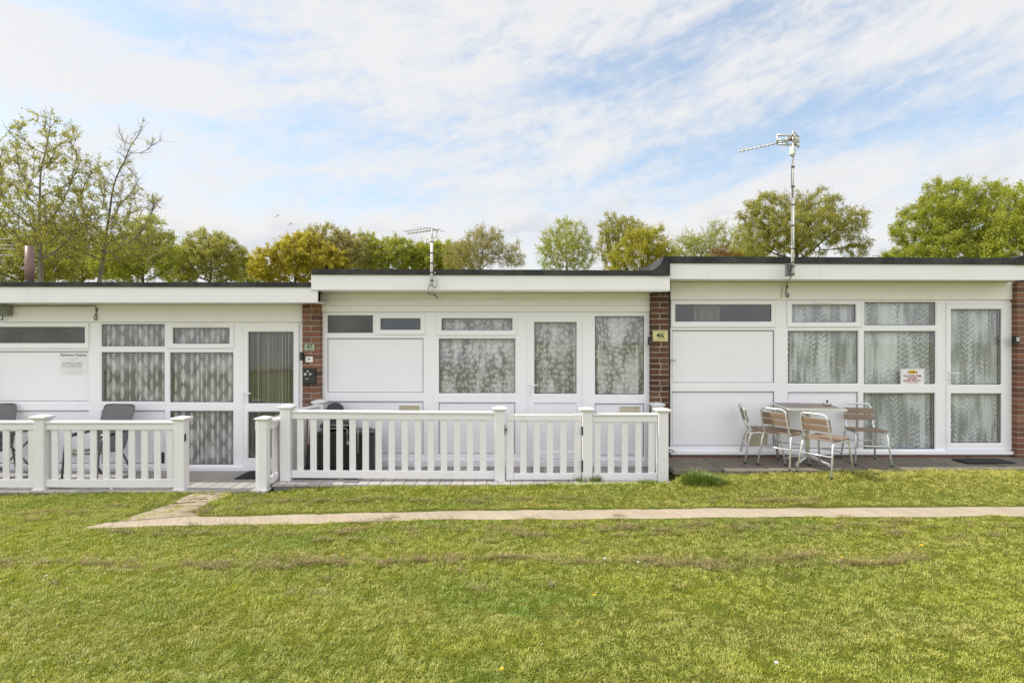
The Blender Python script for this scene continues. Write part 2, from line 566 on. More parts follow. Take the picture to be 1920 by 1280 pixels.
def m_grass():
    m, nt, out = newmat('grass_blades')
    r = island(nt); co = geopos(nt); x, y, z = sep(nt, co)
    c = ramp(nt, r, [(0, (.10,.135,.02)), (.13, (.20,.26,.03)), (.35, (0.414,0.446,0.057)), (.58, (0.332,0.378,0.044)), (.74, (0.545,0.534,0.103)), (.88, (0.76,0.69,0.25)), (1, (0.62,0.55,0.21))])
    big = noise(nt, vec(nt, x * .7, y * 1.5, 0.0), 1.0, 5, .6)
    mid = noise(nt, vec(nt, x * 4.0, y * 7.0, 3.0), 1.0, 4, .65)
    fine = noise(nt, co, 55.0, 3, .6)
    c = mixc(nt, big.ss(.42, .62) * .55, c, (0.474,0.509,0.046))
    c = mixc(nt, big.ss(.50, .36) * .45, c, (0.225,0.336,0.031))
    c = mixc(nt, mid.ss(.50, .72) * .55, c, (0.509,0.446,0.134))
    c = mixc(nt, mid.ss(.46, .30) * .50, c, (0.166,0.273,0.025))
    c = mixc(nt, fine.ss(.50, .70) * .6, c, (0.119,0.143,0.022))
    c = mixc(nt, fine.ss(.44, .30) * .45, c, (0.664,0.645,0.155))
    # mown bands across the view
    bandn = (y * 5.2 + noise(nt, vec(nt, x * .5, y * .5, 6.0), 1.0, 3) * 7.0).sin()
    c = mixc(nt, bandn.ss(.0, .9) * .34, c, (0.497,0.446,0.123))
    # one greener clump in the open lawn
    gxc, gyc, _ = G(975, 1145)
    gp = ((((x - gxc) / .55) * ((x - gxc) / .55) + ((y - gyc) / .16) * ((y - gyc) / .16)) * -1.0).exp()
    c = mixc(nt, gp * mid.ss(.62, .42) * .6, c, (0.119,0.310,0.022))
    # drier strip before the right patio
    dryp = x.ss(1.8, 3.2) * y.ss(5.7, 6.1)
    c = mixc(nt, dryp * .45, c, (0.616,0.546,0.155))
    d = nt.nodes.new('ShaderNodeBsdfDiffuse'); nt.links.new(c, d.inputs[0])
    t = nt.nodes.new('ShaderNodeBsdfTranslucent'); nt.links.new(mixc(nt, 1.0, c, (1.2,1.2,.8), 'MULTIPLY'), t.inputs[0])
    mx = nt.nodes.new('ShaderNodeMixShader'); mx.inputs[0].default_value = .34
    nt.links.new(d.outputs[0], mx.inputs[1]); nt.links.new(t.outputs[0], mx.inputs[2])
    g = nt.nodes.new('ShaderNodeBsdfGlossy'); g.inputs['Roughness'].default_value = .4
    m2 = nt.nodes.new('ShaderNodeMixShader'); m2.inputs[0].default_value = .05
    nt.links.new(mx.outputs[0], m2.inputs[1]); nt.links.new(g.outputs[0], m2.inputs[2])
    nt.links.new(m2.outputs[0], out.inputs[0])
    return m
GRASSM = m_grass()
DRYM = leafy('dry_clippings', [(0, (.22,.165,.065)), (.4, (.34,.265,.115)), (.75, (.14,.105,.045)), (1, (.48,.39,.20))], .12)
TUFTM = leafy('tuft_blades', [(0, (.085,.15,.02)), (.5, (.15,.22,.03)), (1, (.27,.32,.06))], .3)

def m_wood():
    m, nt, out = newmat('brown_slat_wood')
    co = objco(nt); r = island(nt); x, y, z = sep(nt, co)
    g = noise(nt, vec(nt, x * 40.0, y * 4.0, z * 40.0), 1.0, 5, .6)
    c = ramp(nt, r, [(0, (.28,.195,.13)), (.5, (.22,.155,.11)), (1, (.36,.255,.175))])
    c = mixc(nt, g.ss(.45, .75) * .55, c, (.12,.07,.045))
    principled(nt, out, c, .55, 0, g, .2, .003)
    return m
WOOD = m_wood()
TABTOP = m_plain('brown_table_top', (.20,.155,.115), (.15,.12,.09), rough=.35, scale=5)

# ------------------------------------------------------------------ ground, path, decks
def axis(lo, hi, step, far):
    a = list(np.arange(lo, hi + 1e-6, step))
    s = step; v = hi; out = []
    while v < far:
        s *= 1.5; v += s; out.append(v)
    s = step; v = lo; pre = []
    while v > -far:
        s *= 1.5; v -= s; pre.append(v)
    return np.array(pre[::-1] + a + out)
gx = axis(-9, 9, .12, 420); gy = axis(1.2, 8.2, .12, 420)
XX, YY = np.meshgrid(gx, gy)
ZZ = ground_z(XX, YY)
V = np.stack([XX, YY, ZZ], -1).reshape(-1, 3)
nx, ny = len(gx), len(gy)
ii, jj = np.meshgrid(np.arange(nx - 1), np.arange(ny - 1))
b = (jj * nx + ii).ravel()
Q = np.stack([b, b + 1, b + nx + 1, b + nx], -1)
tag(np_mesh('lawn_ground', V, Q, GROUND, smooth=True), 'flat green lawn ground reaching behind and before the chalets', 'ground', kind='structure')

def strip(name, far, near, mat, lift, label, cat, n=120, edge=.012, seed=3):
    rng = np.random.default_rng(seed)
    fa = np.array([G(*p) for p in far]); ne = np.array([G(*p) for p in near])
    def resample(a):
        t = np.linspace(0, len(a) - 1, n)
        return np.stack([np.interp(t, np.arange(len(a)), a[:, k]) for k in range(2)], -1)
    A, B = resample(fa), resample(ne)
    A[:, 1] += rng.normal(0, edge, n); B[:, 1] += rng.normal(0, edge, n)
    k = 6
    rows = [A + (B - A) * (t / (k - 1)) for t in range(k)]
    V = []
    for t, rw in enumerate(rows):
        z = ground_z(rw[:, 0], rw[:, 1]) + (lift if 0 < t < k - 1 else -.012)
        if t in (0, k - 1): pass
        V.append(np.stack([rw[:, 0], rw[:, 1], z], -1))
    V = np.concatenate(V)
    ii, jj = np.meshgrid(np.arange(n - 1), np.arange(k - 1))
    b = (jj * n + ii).ravel()
    Q = np.stack([b, b + n, b + n + 1, b + 1], -1)
    o = np_mesh(name, V, Q, mat, smooth=True)
    tag(o, label, cat, kind='structure')
    return np.concatenate([A, B[::-1]])

far_e = [(215,978),(360,967),(500,964),(640,960),(900,955),(1100,953),(1300,951),(1600,949),(1920,947),(2400,944)]
near_e = [(148,992),(260,989),(420,986),(640,981),(900,976),(1100,975),(1300,973),(1600,971),(1920,970),(2400,969)]
path_poly = strip('path', far_e, near_e, PATHM, .010, 'pale brushed concrete path crossing the lawn in front of the fences', 'path', edge=.007)
soil_poly = strip('worn_track', [(352,924),(318,940),(268,957),(180,984)], [(445,925),(420,936),(385,950),(400,966)], SOIL, .008,
                  'bare sandy worn track from the path to the left deck opening', 'track', n=40, edge=.03, seed=5)

def deck(name, x0, x1, y0, y1, z, label, bw=.142):
    t = thing(name, ((x0+x1)/2, y0, z - .06), label, 'deck')
    mb = MB(); x = x0
    while x < x1 - .01:
        xe = min(x + bw, x1)
        mb.box(x + .003, xe - .003, y0 + random.uniform(-.002,.002), y1, z - .028, z + random.uniform(-.0012,.0012), .003)
        x += bw
    mb.build('deck_boards', DECK, t)
    mb = MB()
    mb.box(x0 + .02, x1 - .02, y0 + .012, y0 + .04, z - .16, z - .031)
    mb.box(x0 + .02, x0 + .05, y0 + .045, y1, z - .16, z - .031)
    mb.box(x1 - .05, x1 - .02, y0 + .045, y1, z - .16, z - .031)
    mb.build('edge_trim', DECKTRIM, t)
    return t
deck('deck', -8.2, -2.885, 6.33, 7.40, -.05, 'lower grey board deck behind the left white fence')
deck('deck', -2.86, 1.935, 6.43, 7.40, 0.0, 'raised grey board deck behind the middle white fence')

# patio of slabs
mb = MB()
x = 1.97
k = 0
while x < 8.5:
    w = .60
    ys = [6.68, 7.335] if True else []
    mb.box(x + .006, x + w - .006, 6.60 + random.uniform(-.05, .05), 7.335, .07, .135 + random.uniform(-.004, .004), .006)
    x += w; k += 1
tag(mb.build('patio', SLAB), 'dark weathered concrete slab patio under the slatted chairs', 'patio', kind='structure')

# guessed road strip, added behind the camera to feed the window reflections
mb = MB()
mb.box(-60, 60, -24, -17, -.2, .03)
tag(mb.build('reflection_road', PATHM), 'guessed sandy road behind the viewpoint, added to feed the window reflections', 'road', kind='structure')
mb = MB(); mb.box(-400, 400, -420, -24.5, -.3, -.06)  # unseen water plane added so the panes reflect a bright upper band
REFL_WATER = newmat("added_water"); principled(REFL_WATER[1], REFL_WATER[2], (.05,.08,.10), .12, 0, noise(REFL_WATER[1], geopos(REFL_WATER[1]), 1.5, 4), .3, .1)
tag(mb.build("reflection_water", REFL_WATER[0]), "made-up water behind the viewpoint, added to brighten the window reflections", "reflection_water", kind="structure")

# ------------------------------------------------------------------ chalets
def rect(px0, py0, px1, py1, Y):
    return (PX(px0, Y), PX(px1, Y), PZ(py1, Y), PZ(py0, Y))      # x0,x1,z0,z1

def frame_mesh(mb, outer, holes, Y, depth=.05, bead=.010, bdep=.012):
    # outer,holes are (x0,x1,z0,z1). chamfered bead round every opening
    big = [(h[0]-bead, h[1]+bead, h[2]-bead, h[3]+bead) for h in holes]
    xs = sorted(set([outer[0], outer[1]] + [q for h in big for q in h[:2]]))
    zs = sorted(set([outer[2], outer[3]] + [q for h in big for q in h[2:]]))
    xs = [q for q in xs if outer[0]-1e-6 <= q <= outer[1]+1e-6]
    zs = [q for q in zs if outer[2]-1e-6 <= q <= outer[3]+1e-6]
    for i in range(len(xs)-1):
        for j in range(len(zs)-1):
            cx, cz = (xs[i]+xs[i+1])/2, (zs[j]+zs[j+1])/2
            if any(h[0] < cx < h[1] and h[2] < cz < h[3] for h in big): continue
            if xs[i+1]-xs[i] < 1e-6 or zs[j+1]-zs[j] < 1e-6: continue
            mb.add([(xs[i],Y,zs[j]),(xs[i+1],Y,zs[j]),(xs[i+1],Y,zs[j+1]),(xs[i],Y,zs[j+1])], [(0,1,2,3)])
    for h, g in zip(holes, big):
        L = []
        for (r, yy) in ((g, Y), (h, Y + bdep), (h, Y + depth)):
            L.append([(r[0],yy,r[2]),(r[1],yy,r[2]),(r[1],yy,r[3]),(r[0],yy,r[3])])
        for a in range(2):
            for i in range(4):
                j = (i+1) % 4
                mb.add([L[a][i], L[a][j], L[a+1][j], L[a+1][i]], [(0,3,2,1)])
    x0,x1,z0,z1 = outer
    yb = Y + depth
    for q in ([(x0,Y,z0),(x0,Y,z1),(x0,yb,z1),(x0,yb,z0)], [(x1,Y,z0),(x1,yb,z0),(x1,yb,z1),(x1,Y,z1)],
              [(x0,Y,z1),(x1,Y,z1),(x1,yb,z1),(x0,yb,z1)], [(x0,Y,z0),(x0,yb,z0),(x1,yb,z0),(x1,Y,z0)]):
        mb.add(q, [(0,1,2,3)])

def ring(mb, r, w, y0, y1):
    x0,x1,z0,z1 = r
    mb.box(x0, x1, y0, y1, z0, z0+w); mb.box(x0, x1, y0, y1, z1-w, z1)
    mb.box(x0, x0+w, y0, y1, z0+w, z1-w); mb.box(x1-w, x1, y0, y1, z0+w, z1-w)

def glazed(root, name, h, Y, mat=None):
    """fixed light: dark gasket ring with the pane as its sub-part"""
    mb = MB(); ring(mb, (h[0]-.001, h[1]+.001, h[2]-.001, h[3]+.001), .009, Y+.022, Y+.032)
    w = mb.build(name, GASKET, root)
    mb = MB(); mb.box(h[0]+.001, h[1]-.001, Y+.026, Y+.0275, h[2]+.001, h[3]-.001)
    mb.build('pane', mat or GLASS, w)
    return w

def panel(root, h, Y, name='panel'):
    mb = MB(); ring(mb, (h[0]-.001, h[1]+.001, h[2]-.001, h[3]+.001), .0075, Y+.020, Y+.034)
    g = MB()
    mb.mi = 1
    mb.box(h[0]+.003, h[1]-.003, Y+.0255, Y+.04, h[2]+.003, h[3]-.003)
    return mb.build(name, [GASKET, PANEL], root)

def sash(root, outer_px, hole_px, Y, mat=None, tv=True):
    Ys = Y - .018
    o = rect(*outer_px, Ys); h = rect(*hole_px, Ys)
    mb = MB(); frame_mesh(mb, o, [h], Ys, .018 + .028)
    # raised outer lip
    ring(mb, (o[0]+.004, o[1]-.004, o[2]+.004, o[3]-.004), .012, Ys-.005, Ys+.004)
    s = mb.build('window_sash', WHITE, root)
    mb = MB(); ring(mb, (h[0]-.001, h[1]+.001, h[2]-.001, h[3]+.001), .009, Ys+.022, Ys+.032)
    mb.build('gasket', GASKET, s)
    mb = MB(); mb.box(h[0]+.001, h[1]-.001, Ys+.026, Ys+.0275, h[2]+.001, h[3]-.001)
    mb.build('pane', mat or GLASS, s)
    if tv:
        cx = (o[0]+o[1])/2
        mb = MB(); mb.box(cx-.15, cx+.15, Ys-.016, Ys-.006, o[3]-.028, o[3]-.006, .004)
        mb.build('trickle_vent', WHITE, s)
    return s

def door(root, outer_px, glass_px, panel_px, Y, hx, hy, kx, ky):
    Yd = Y - .012
    o = rect(*outer_px, Yd); hs = [rect(*g, Yd) for g in glass_px + panel_px]
    mb = MB(); frame_mesh(mb, o, hs, Yd, .05)
    ring(mb, (o[0]+.006, o[1]-.006, o[2]+.004, o[3]-.006), .014, Yd-.006, Yd+.004)
    d = mb.build('door', WHITE, root)
    for h in hs[:len(glass_px)]:
        mb = MB(); ring(mb, (h[0]-.001, h[1]+.001, h[2]-.001, h[3]+.001), .009, Yd+.022, Yd+.032); mb.build('gasket', GASKET, d)
        mb = MB(); mb.box(h[0]+.001, h[1]-.001, Yd+.026, Yd+.0275, h[2]+.001, h[3]-.001); mb.build('pane', GLASS, d)
    for h in hs[len(glass_px):]:
        mb = MB(); mb.box(h[0]-.001, h[1]+.001, Yd+.020, Yd+.04, h[2]-.001, h[3]+.001); mb.build('panel', PANEL, d)
    # handle: back plate, lever, key cylinder
    x, z = PX(hx, Yd), PZ(hy, Yd); kz = PZ(ky, Yd)
    mb = MB()
    mb.box(x-.014, x+.014, Yd-.016, Yd-.001, kz-.05, z+.035, .004)
    mb.tube([(x, Yd-.016, z), (x, Yd-.05, z), (x+.02, Yd-.058, z), (x+.115, Yd-.052, z)], .009, 8)
    mb.build('handle', WHITE, d)
    mb = MB(); mb.tube([(x, Yd-.022, kz), (x, Yd-.008, kz)], .009, 8); mb.build('key_cylinder', STEEL, d)
    return d

def brick_pier(root, px0, px1, z0, z1, Y, depth=.5, name='brick_pier', seed=1, mat=None):
    rnd = random.Random(seed)
    x0, x1 = PX(px0, Y), PX(px1, Y)
    mb = MB(); mb.mi = 1
    mb.box(x0+.004, x1-.004, Y+.004, Y+depth, z0, z1)
    mb.mi = 0
    z = z0; k = 0
    while z < z1 - .01:
        zt = min(z + .062, z1)
        w = x1 - x0
        cuts = [0, w*.48, w] if k % 2 == 0 else [0, w]
        if k % 2 and rnd.random() < .35: cuts = [0, w*.55, w]
        for a, bb in zip(cuts[:-1], cuts[1:]):
            xa = x0 + a + (.0065 if a > 0 else 0); xb = x0 + bb - (.0065 if bb < w else 0)
            j = rnd.uniform(-.003, .002)
            mb.box(xa, xb, Y + j, Y + .1025, z, zt, .004)
            if a == 0:        # the brick continues round the left flank
                pass
        # flank bricks so that the sides read as brickwork too
        yy = Y + .113
        while yy < Y + depth - .02:
            ye = min(yy + .215, Y + depth)
            mb.box(x0 + rnd.uniform(-.001,.002), x1 - rnd.uniform(-.001,.002), yy, ye, z, zt, .004)
            yy += .225
        z += .075; k += 1
    return mb.build(name, [mat or BRICK, MORTAR], root)

def cladding(root, px0, px1, py0, py1, n, Y=None):
    Y = YF - .03
    r = rect(px0, py0, px1, py1, Y)
    mb = MB()
    h = (r[3]-r[2]) / n
    for i in range(n):
        mb.box(r[0], r[1], Y, Y + .05, r[2] + i*h + .0012, r[2] + (i+1)*h - .0012, .005)
    mb.box(r[0], r[1], Y + .012, Y + .05, r[2] + .002, r[3] - .002)
    return mb.build('cladding', CREAM, root)

def gen_board(mb, px0, px1, yt0, yt1, yb0, yb1, Y, depth):
    # a fascia-like board whose top and bottom run between two heights
    xa, xb = PX(px0, Y), PX(px1, Y)
    n = 12
    for i in range(n):
        pass
    mb.prism_y([(xa, PZ(yb0,Y)), (xb, PZ(yb1,Y)), (xb, PZ(yt1,Y)), (xa, PZ(yt0,Y))], Y, Y + depth)

def curtain(name, px0, px1, py0, py1, Y, mat, label, seed=0, amp=.016, wl=.095, hem=True, root=None, cat='curtain', gather=0.):
    rng = np.random.default_rng(seed)
    x0, x1, z0, z1 = rect(px0, py0, px1, py1, Y)
    nx = int((x1-x0)/.012); nz = 14
    xs = np.linspace(x0, x1, nx); zs = np.linspace(z0, z1, nz)
    ph = rng.uniform(0, 6.28, 4)
    s = np.cumsum(1 + .22*np.sin(xs*9 + ph[0]) + .25*np.sin(xs*19 + ph[1])); s = s/s[-1]*(x1-x0)
    V = []; U = []
    for z in zs:
        t = (z1 - z)/(z1 - z0)
        a = amp*(.75 + .5*t)
        amod = .35 + .65*np.abs(np.sin(s*3.1 + ph[2]))
        y = Y + amod*a*1.25*np.sin(s*2*np.pi/wl + 1.3*np.sin(s*9 + ph[1]) + .5*np.sin(t*2+ph[2])) + a*.6*np.sin(s*2*np.pi/(wl*2.37) + ph[3] + t*.6)
        zz = np.full(nx, z)
        if hem and z == zs[0]: zz = zz + .008*np.abs(np.sin(s*2*np.pi/.09))
        V.append(np.stack([xs, y, zz], -1))
        U.append(np.stack([s*1.12 + ph[0], np.full(nx, z) + 5.0], -1))
    V = np.concatenate(V); U = np.concatenate(U)
    ii, jj = np.meshgrid(np.arange(nx-1), np.arange(nz-1))
    b = (jj*nx+ii).ravel()
    Q = np.stack([b, b+1, b+nx+1, b+nx], -1)
    o = np_mesh(name, V, Q, mat, smooth=True, origin=((x0+x1)/2, Y, z0))
    uv = o.data.uv_layers.new(name='UVMap')
    uv.data.foreach_set('uv', U[Q.ravel()].astype(np.float32).ravel())
    tag(o, label, cat)
    return o

def body(root, px0, px1, ztop, zbase, part_party=True):
    x0, x1 = PX(px0, YF), PX(px1, YF)
    yb = YF + 4.2
    mb = MB()
    mb.box(x0, x0+.05, YF+.06, yb, zbase, ztop); mb.box(x1-.05, x1, YF+.06, yb, zbase, ztop)
    mb.box(x0+.052, x1-.052, yb-.1, yb, zbase, ztop)
    # dividing partition between kitchen side and living room, ceiling and floor
    mb.box(x0+.052, x1-.052, YF+.06, yb-.102, ztop-.05, ztop-.002)
    mb.box(x0+.052, x1-.052, YF+.06, yb-.102, zbase, zbase+.03)
    mb.box(x0+.052, x1-.052, YF+2.0, YF+2.08, zbase+.032, ztop-.052)
    mb.build('wall', INT, root)

# ---- left chalet
ZB = -.06
cl = thing('chalet', (PX(250, YF), YF, ZB), 'lowest white chalet at the left with leaf-print nets and a red-brown flue on its roof', 'chalet', 'row of white holiday chalets')
YC = YF
holesL_glass = [(189.5,608,307.5,649),(189.5,660.5,307.5,752.6),(318,661,436.6,754),(318,770.5,436.6,871)]
holesL_panel = [(-30,659,165,752),(-30,770,165,869),(189.5,770,307.5,869)]
mb = MB()
outer = rect(-42, 604, 445, 876, YC)
cut = [rect(-28,611,161,646,YC), rect(320,612,432,647,YC)]
frame_mesh(mb, outer, [rect(*h, YC) for h in holesL_glass + holesL_panel] + cut, YC)
d_out = rect(445, 604, 567, 876, YC)
frame_mesh(mb, d_out, [rect(459,613,556,868,YC)], YC, .05)
mb.build('front_frame', WHITE, cl)
for h in holesL_glass: glazed(cl, 'window', rect(*h, YC), YC)
for h in holesL_panel: panel(cl, rect(*h, YC), YC)
sash(cl, (-37,606,166,653), (-27,613,158,643), YC, OBSC, False)
sash(cl, (312.6,606.6,438,652.6), (323,614.5,429.5,644), YC)
door(cl, (454,607,561,873), [(464.7,622,549.6,756),(464.7,772,549.6,859)], [], YC, 457.5, 736.5, 457.5, 749)
mb = MB(); r = rect(-42,876,567,883,YC-.05); mb.box(r[0], r[1], YC-.05, YC+.05, r[2], r[3], .005); mb.build('sill', WHITE, cl)
cladding(cl, -42, 567, 570.7, 603.8, 1)
brick_pier(cl, 567, 600, ZB-.05, PZ(567, 6.92), YF-.10, seed=3)
brick_pier(cl, -75, -42.5, ZB-.05, PZ(567, 6.92), YF-.10, seed=5)
YFA = 6.90
mb = MB(); gen_board(mb, -90, 595, 537, 538, 567, 567, YFA, .035)
mb.build('fascia', FASCIA, cl)
mb = MB(); mb.box(PX(-90,YFA)+.004, PX(595,YFA)-.004, YFA+.036, YF+.02, PZ(567,YFA)+.006, PZ(567,YFA)+.016); mb.build('soffit', CREAM, cl)
def roof(root, px0, px1, t0, t1, b0, b1, Y, depth, ups=None, seed=0, wob=.6):
    rnd = random.Random(seed)
    mb = MB()
    n = 26
    top = []
    for i in range(n+1):
        q = i/n
        top.append((PX(px0+(px1-px0)*q, Y), PZ(t0+(t1-t0)*q + rnd.uniform(-wob, wob)*.5, Y)))
    bot = [(PX(px0, Y), PZ(b0, Y)), (PX(px1, Y), PZ(b1, Y))]
    # felt drip edge
    mb.prism_y(bot + top[::-1], Y, Y + .05)
    # flat deck behind the edge
    zt = min(p[1] for p in top) - .012
    mb.box(top[0][0], top[-1][0], Y+.052, Y + depth, zt-.07, zt)
    # lap joints in the felt
    for i in range(1, 6):
        q = i/6 + rnd.uniform(-.05,.05)
        xx = PX(px0+(px1-px0)*q, Y)
        za = PZ(b0+(b1-b0)*q, Y); zb = PZ(t0+(t1-t0)*q, Y)
        mb.box(xx, xx+.05, Y-.004, Y+.004, za+.003, zb-.006)
    if ups: mb.prism_y([(PX(a, Y-.006), PZ(b_, Y-.006)) for a, b_ in ups], Y-.006, Y+depth)
    return mb.build('roof', FELT, root)
rf = roof(cl, -90, 583, 528.5, 529, 537, 538, YFA-.02, 4.9, seed=2)
mb = MB()
x = PX(55.5, 7.5); 
mb.smooth = False
zr0 = PZ(531, 7.4)-.05
mb.lathe([(.001, zr0),(.052, zr0),(.052, PZ(462,7.5)),(.046, PZ(462,7.5)),(.046, PZ(462,7.5)-.1)], x, 7.5, 20)
mb.build('flue_pipe', REDPIPE, rf)
mb = MB(); mb.lathe([(.075, zr0),(.06, zr0+.09),(.054, zr0+.10)], x, 7.5, 20); mb.build('flue_collar', BLACKP, rf)
body(cl, -42, 567, PZ(545, YF), ZB)
# vent low on the left chalet
def vent(root, r, Y, mat=VENTM, n=9, vert=True, name='vent'):
    mb = MB(); ring(mb, r, .008, Y-.008, Y+.004)
    mb.box(r[0]+.008, r[1]-.008, Y-.001, Y+.003, r[2]+.008, r[3]-.008)
    for i in range(n):
        q = (i+.5)/n
        if vert:
            xx = r[0]+.008+(r[1]-r[0]-.016)*q; mb.box(xx-.003, xx+.003, Y-.007, Y-.001, r[2]+.008, r[3]-.008)
        else:
            zz = r[2]+.008+(r[3]-r[2]-.016)*q; mb.box(r[0]+.008, r[1]-.008, Y-.007, Y-.001, zz-.003, zz+.003)
    return mb.build(name, mat, root)
vent(cl, rect(287, 848, 306, 868, YC), YC+.0235, DARKG)
vent(cl, rect(134, 842, 150, 856, YC), YC+.0235, VENTM)

# ---- middle chalet
ZB2 = -.01
cm = thing('chalet', (PX(910, YF), YF, ZB2), 'middle white chalet with flower-print nets and a half-glazed door behind the gate', 'chalet', 'row of white holiday chalets')
gl = [(613.4,591.4,698.6,623.7),(823,635,966,737),(1116,593,1208,739.5)]
pn = [(613.4,634.5,793.4,736),(613.4,753,793.4,851),(822.5,755,965.6,851),(1116,757,1208,855)]
mb = MB()
outer = rect(600, 585, 979, 862, YC)
frame_mesh(mb, outer, [rect(*h, YC) for h in gl[:2]+pn[:3]] + [rect(709,594,792,621,YC), rect(825,594,962,622,YC)], YC)
frame_mesh(mb, rect(979,585,1102,862,YC), [rect(992,598,1090,856,YC)], YC)
frame_mesh(mb, rect(1102,585,1220,862,YC), [rect(*h, YC) for h in (gl[2], pn[3])], YC)
mb.build('front_frame', WHITE, cm)
glazed(cm, 'window', rect(*gl[0], YC), YC, OBSC)
glazed(cm, 'window', rect(*gl[1], YC), YC)
glazed(cm, 'window', rect(*gl[2], YC), YC)
for h in pn: panel(cm, rect(*h, YC), YC)
sash(cm, (704,588,797.4,627), (713,597,788,618), YC, OBSCB, False)
sash(cm, (818,589,968,628.5), (828,597,960.6,618.7), YC, None, False)
door(cm, (989,593,1091,860), [(1002,604,1081,738)], [(1001.6,756,1081,846)], YC, 993.5, 721.5, 993.5, 734)
mb = MB(); r = rect(600,862,1220,870,YC-.05); mb.box(r[0], r[1], YC-.05, YC+.05, .002, r[3], .005); mb.build('sill', WHITE, cm)
cladding(cm, 600, 1220, 549.3, 584.8, 3)
brick_pier(cm, 1221, 1254.5, ZB2-.08, PZ(545, 6.90), YF-.10, seed=11, mat=BRICKD)
YFB = 6.88
mb = MB(); gen_board(mb, 583.6, 1256, 514.5, 516.5, 544, 546, YFB, .035)
mb.box(PX(583.6,YFB), PX(1256,YFB), YFB-.006, YFB-.001, PZ(540,YFB)-.0, PZ(543.5,YFB))
mb.build('fascia', FASCIA, cm)
mb = MB(); mb.box(PX(583.6,YFB)+.004, PX(1256,YFB)-.004, YFB+.036, YF+.02, PZ(544,YFB)+.006, PZ(544,YFB)+.016); mb.build('soffit', CREAM, cm)
roof(cm, 584, 1230, 503.5, 507, 514.5, 516.5, YFB-.02, 4.9,
     ups=[(1222,516.6),(1255.5,516.6),(1255.5,480.5),(1246,480.5),(1243,487),(1239,494),(1232,501),(1222,507)], seed=5)
body(cm, 600, 1254, PZ(520, YF), ZB2)
vent(cm, rect(748,760,786,778,YC), YC+.0235, VENTM, 16)
vent(cm, rect(1162.5,762,1199.5,775,YC), YC+.0235, VENTM, 2)

# ---- right chalet
ZB3 = .12
cr = thing('chalet', (PX(1580, YF), YF, ZB3), 'highest white chalet at the right with vine-print nets behind the slatted chairs', 'chalet', 'row of white holiday chalets')
gl = [(1478,620.6,1609.6,718.7),(1622,566.4,1755,609.5),(1621,621,1754.8,720),(1620,737,1754,842)]
pn = [(1260.5,619.5,1452,717.6),(1260.5,734.5,1452,836),(1478,735.6,1609,841)]
mb = MB()
frame_mesh(mb, rect(1257, 562, 1766, 846, YC), [rect(*h, YC) for h in gl+pn] + [rect(1263,567,1450,607,YC), rect(1482,568,1609,607,YC)], YC)
frame_mesh(mb, rect(1766,562,1906,846,YC), [rect(1778,571,1894,838,YC)], YC)
mb.build('front_frame', WHITE, cr)
for h in gl: glazed(cr, 'window', rect(*h, YC), YC)
for h in pn: panel(cr, rect(*h, YC), YC)
sash(cr, (1258,563,1456,613), (1266.6,571,1447,602.6), YC, None, False)
sash(cr, (1476,563.5,1617,612.7), (1486,571,1605.6,603.7), YC)
door(cr, (1774,566,1898,844), [(1784,579.7,1878.7,721),(1784,738,1878.7,830.5)], [], YC, 1779, 699, 1779, 712)
mb = MB(); r = rect(1257,846,1906,852.5,YC-.05); mb.box(r[0], r[1], YC-.05, YC+.05, r[2], r[3], .005); mb.build('sill', WHITE, cr)
mb = MB(); r = rect(1257,853,1906,862,YC-.01); mb.box(r[0], r[1], YC-.02, YC+.05, ZB3-.05, r[3]); mb.build('plinth', BRICK, cr)
cladding(cr, 1257, 1906, 528.7, 561.8, 1)
brick_pier(cr, 1907, 1941, ZB3-.08, PZ(524, 6.97), YF-.10, seed=21)
mb = MB(); YFC = 6.95; gen_board(mb, 1256.5, 1943, 493, 496, 523, 525, YFC, .035); mb.build('fascia', FASCIA, cr)
mb = MB(); mb.box(PX(1256.5,YFC)+.004, PX(1943,YFC)-.004, YFC+.036, YF+.02, PZ(523,YFC)+.006, PZ(523,YFC)+.016); mb.build('soffit', CREAM, cr)
rf3 = roof(cr, 1244, 1915, 480.5, 483.5, 493, 496, YFC-.02, 4.9,
     ups=[(1906,496.2),(1943,496.2),(1943,476),(1922,478),(1912,480.5),(1906,483)], seed=9)
mb = MB(); mb.tube([(PX(1633,8.6),8.6,PZ(490,8.6)),(PX(1633,8.6),8.6,PZ(479,8.6)),(PX(1648,8.6),8.6,PZ(479,8.6)),(PX(1648,8.6),8.6,PZ(490,8.6))], .012, 6)
mb.build('roof_bracket', STEEL, rf3)
body(cr, 1257, 1940, PZ(500, YF), ZB3)
vent(cr, rect(1402,813,1440,846,YC), YC+.0235, VENTM, 10, False)

# curtains
YCU = YF + .09
curtain('net_curtain', 187, 309, 606, 872, YCU, NET_A, 'pale leaf-print net in the left chalet window nearest the poster', 1, wl=.085)
curtain('net_curtain', 315, 440, 608, 870, YCU, NET_A, 'leaf-print net in the left chalet full height window beside its door', 2, .012, .16)
curtain('string_curtain', 458, 556, 615, 865, YCU, NET_D, 'brownish striped string curtain behind the left chalet glass door', 3, .008, .05, False)
curtain('net_curtain', 818, 972, 590, 752, YCU, NET_B, 'wide flower-print net in the middle chalet window above the panel', 4, .02, .13)
curtain('net_curtain', 998, 1086, 598, 752, YCU, NET_B, 'flower-print net behind the glass of the middle chalet door', 5, .016, .10)
curtain('net_curtain', 1112, 1213, 588, 752, YCU, NET_B, 'tall flower-print net between the middle chalet door and brick pier', 6, .018, .11)
curtain('net_curtain', 1474, 1614, 564, 732, YCU, NET_C, 'bluish vine-print net in the window behind the slatted table', 7, .016, .09)
curtain('net_curtain', 1616, 1759, 562, 846, YCU, NET_C, 'vine-print net in the tall right chalet window with the booking notice', 8, .016, .09)
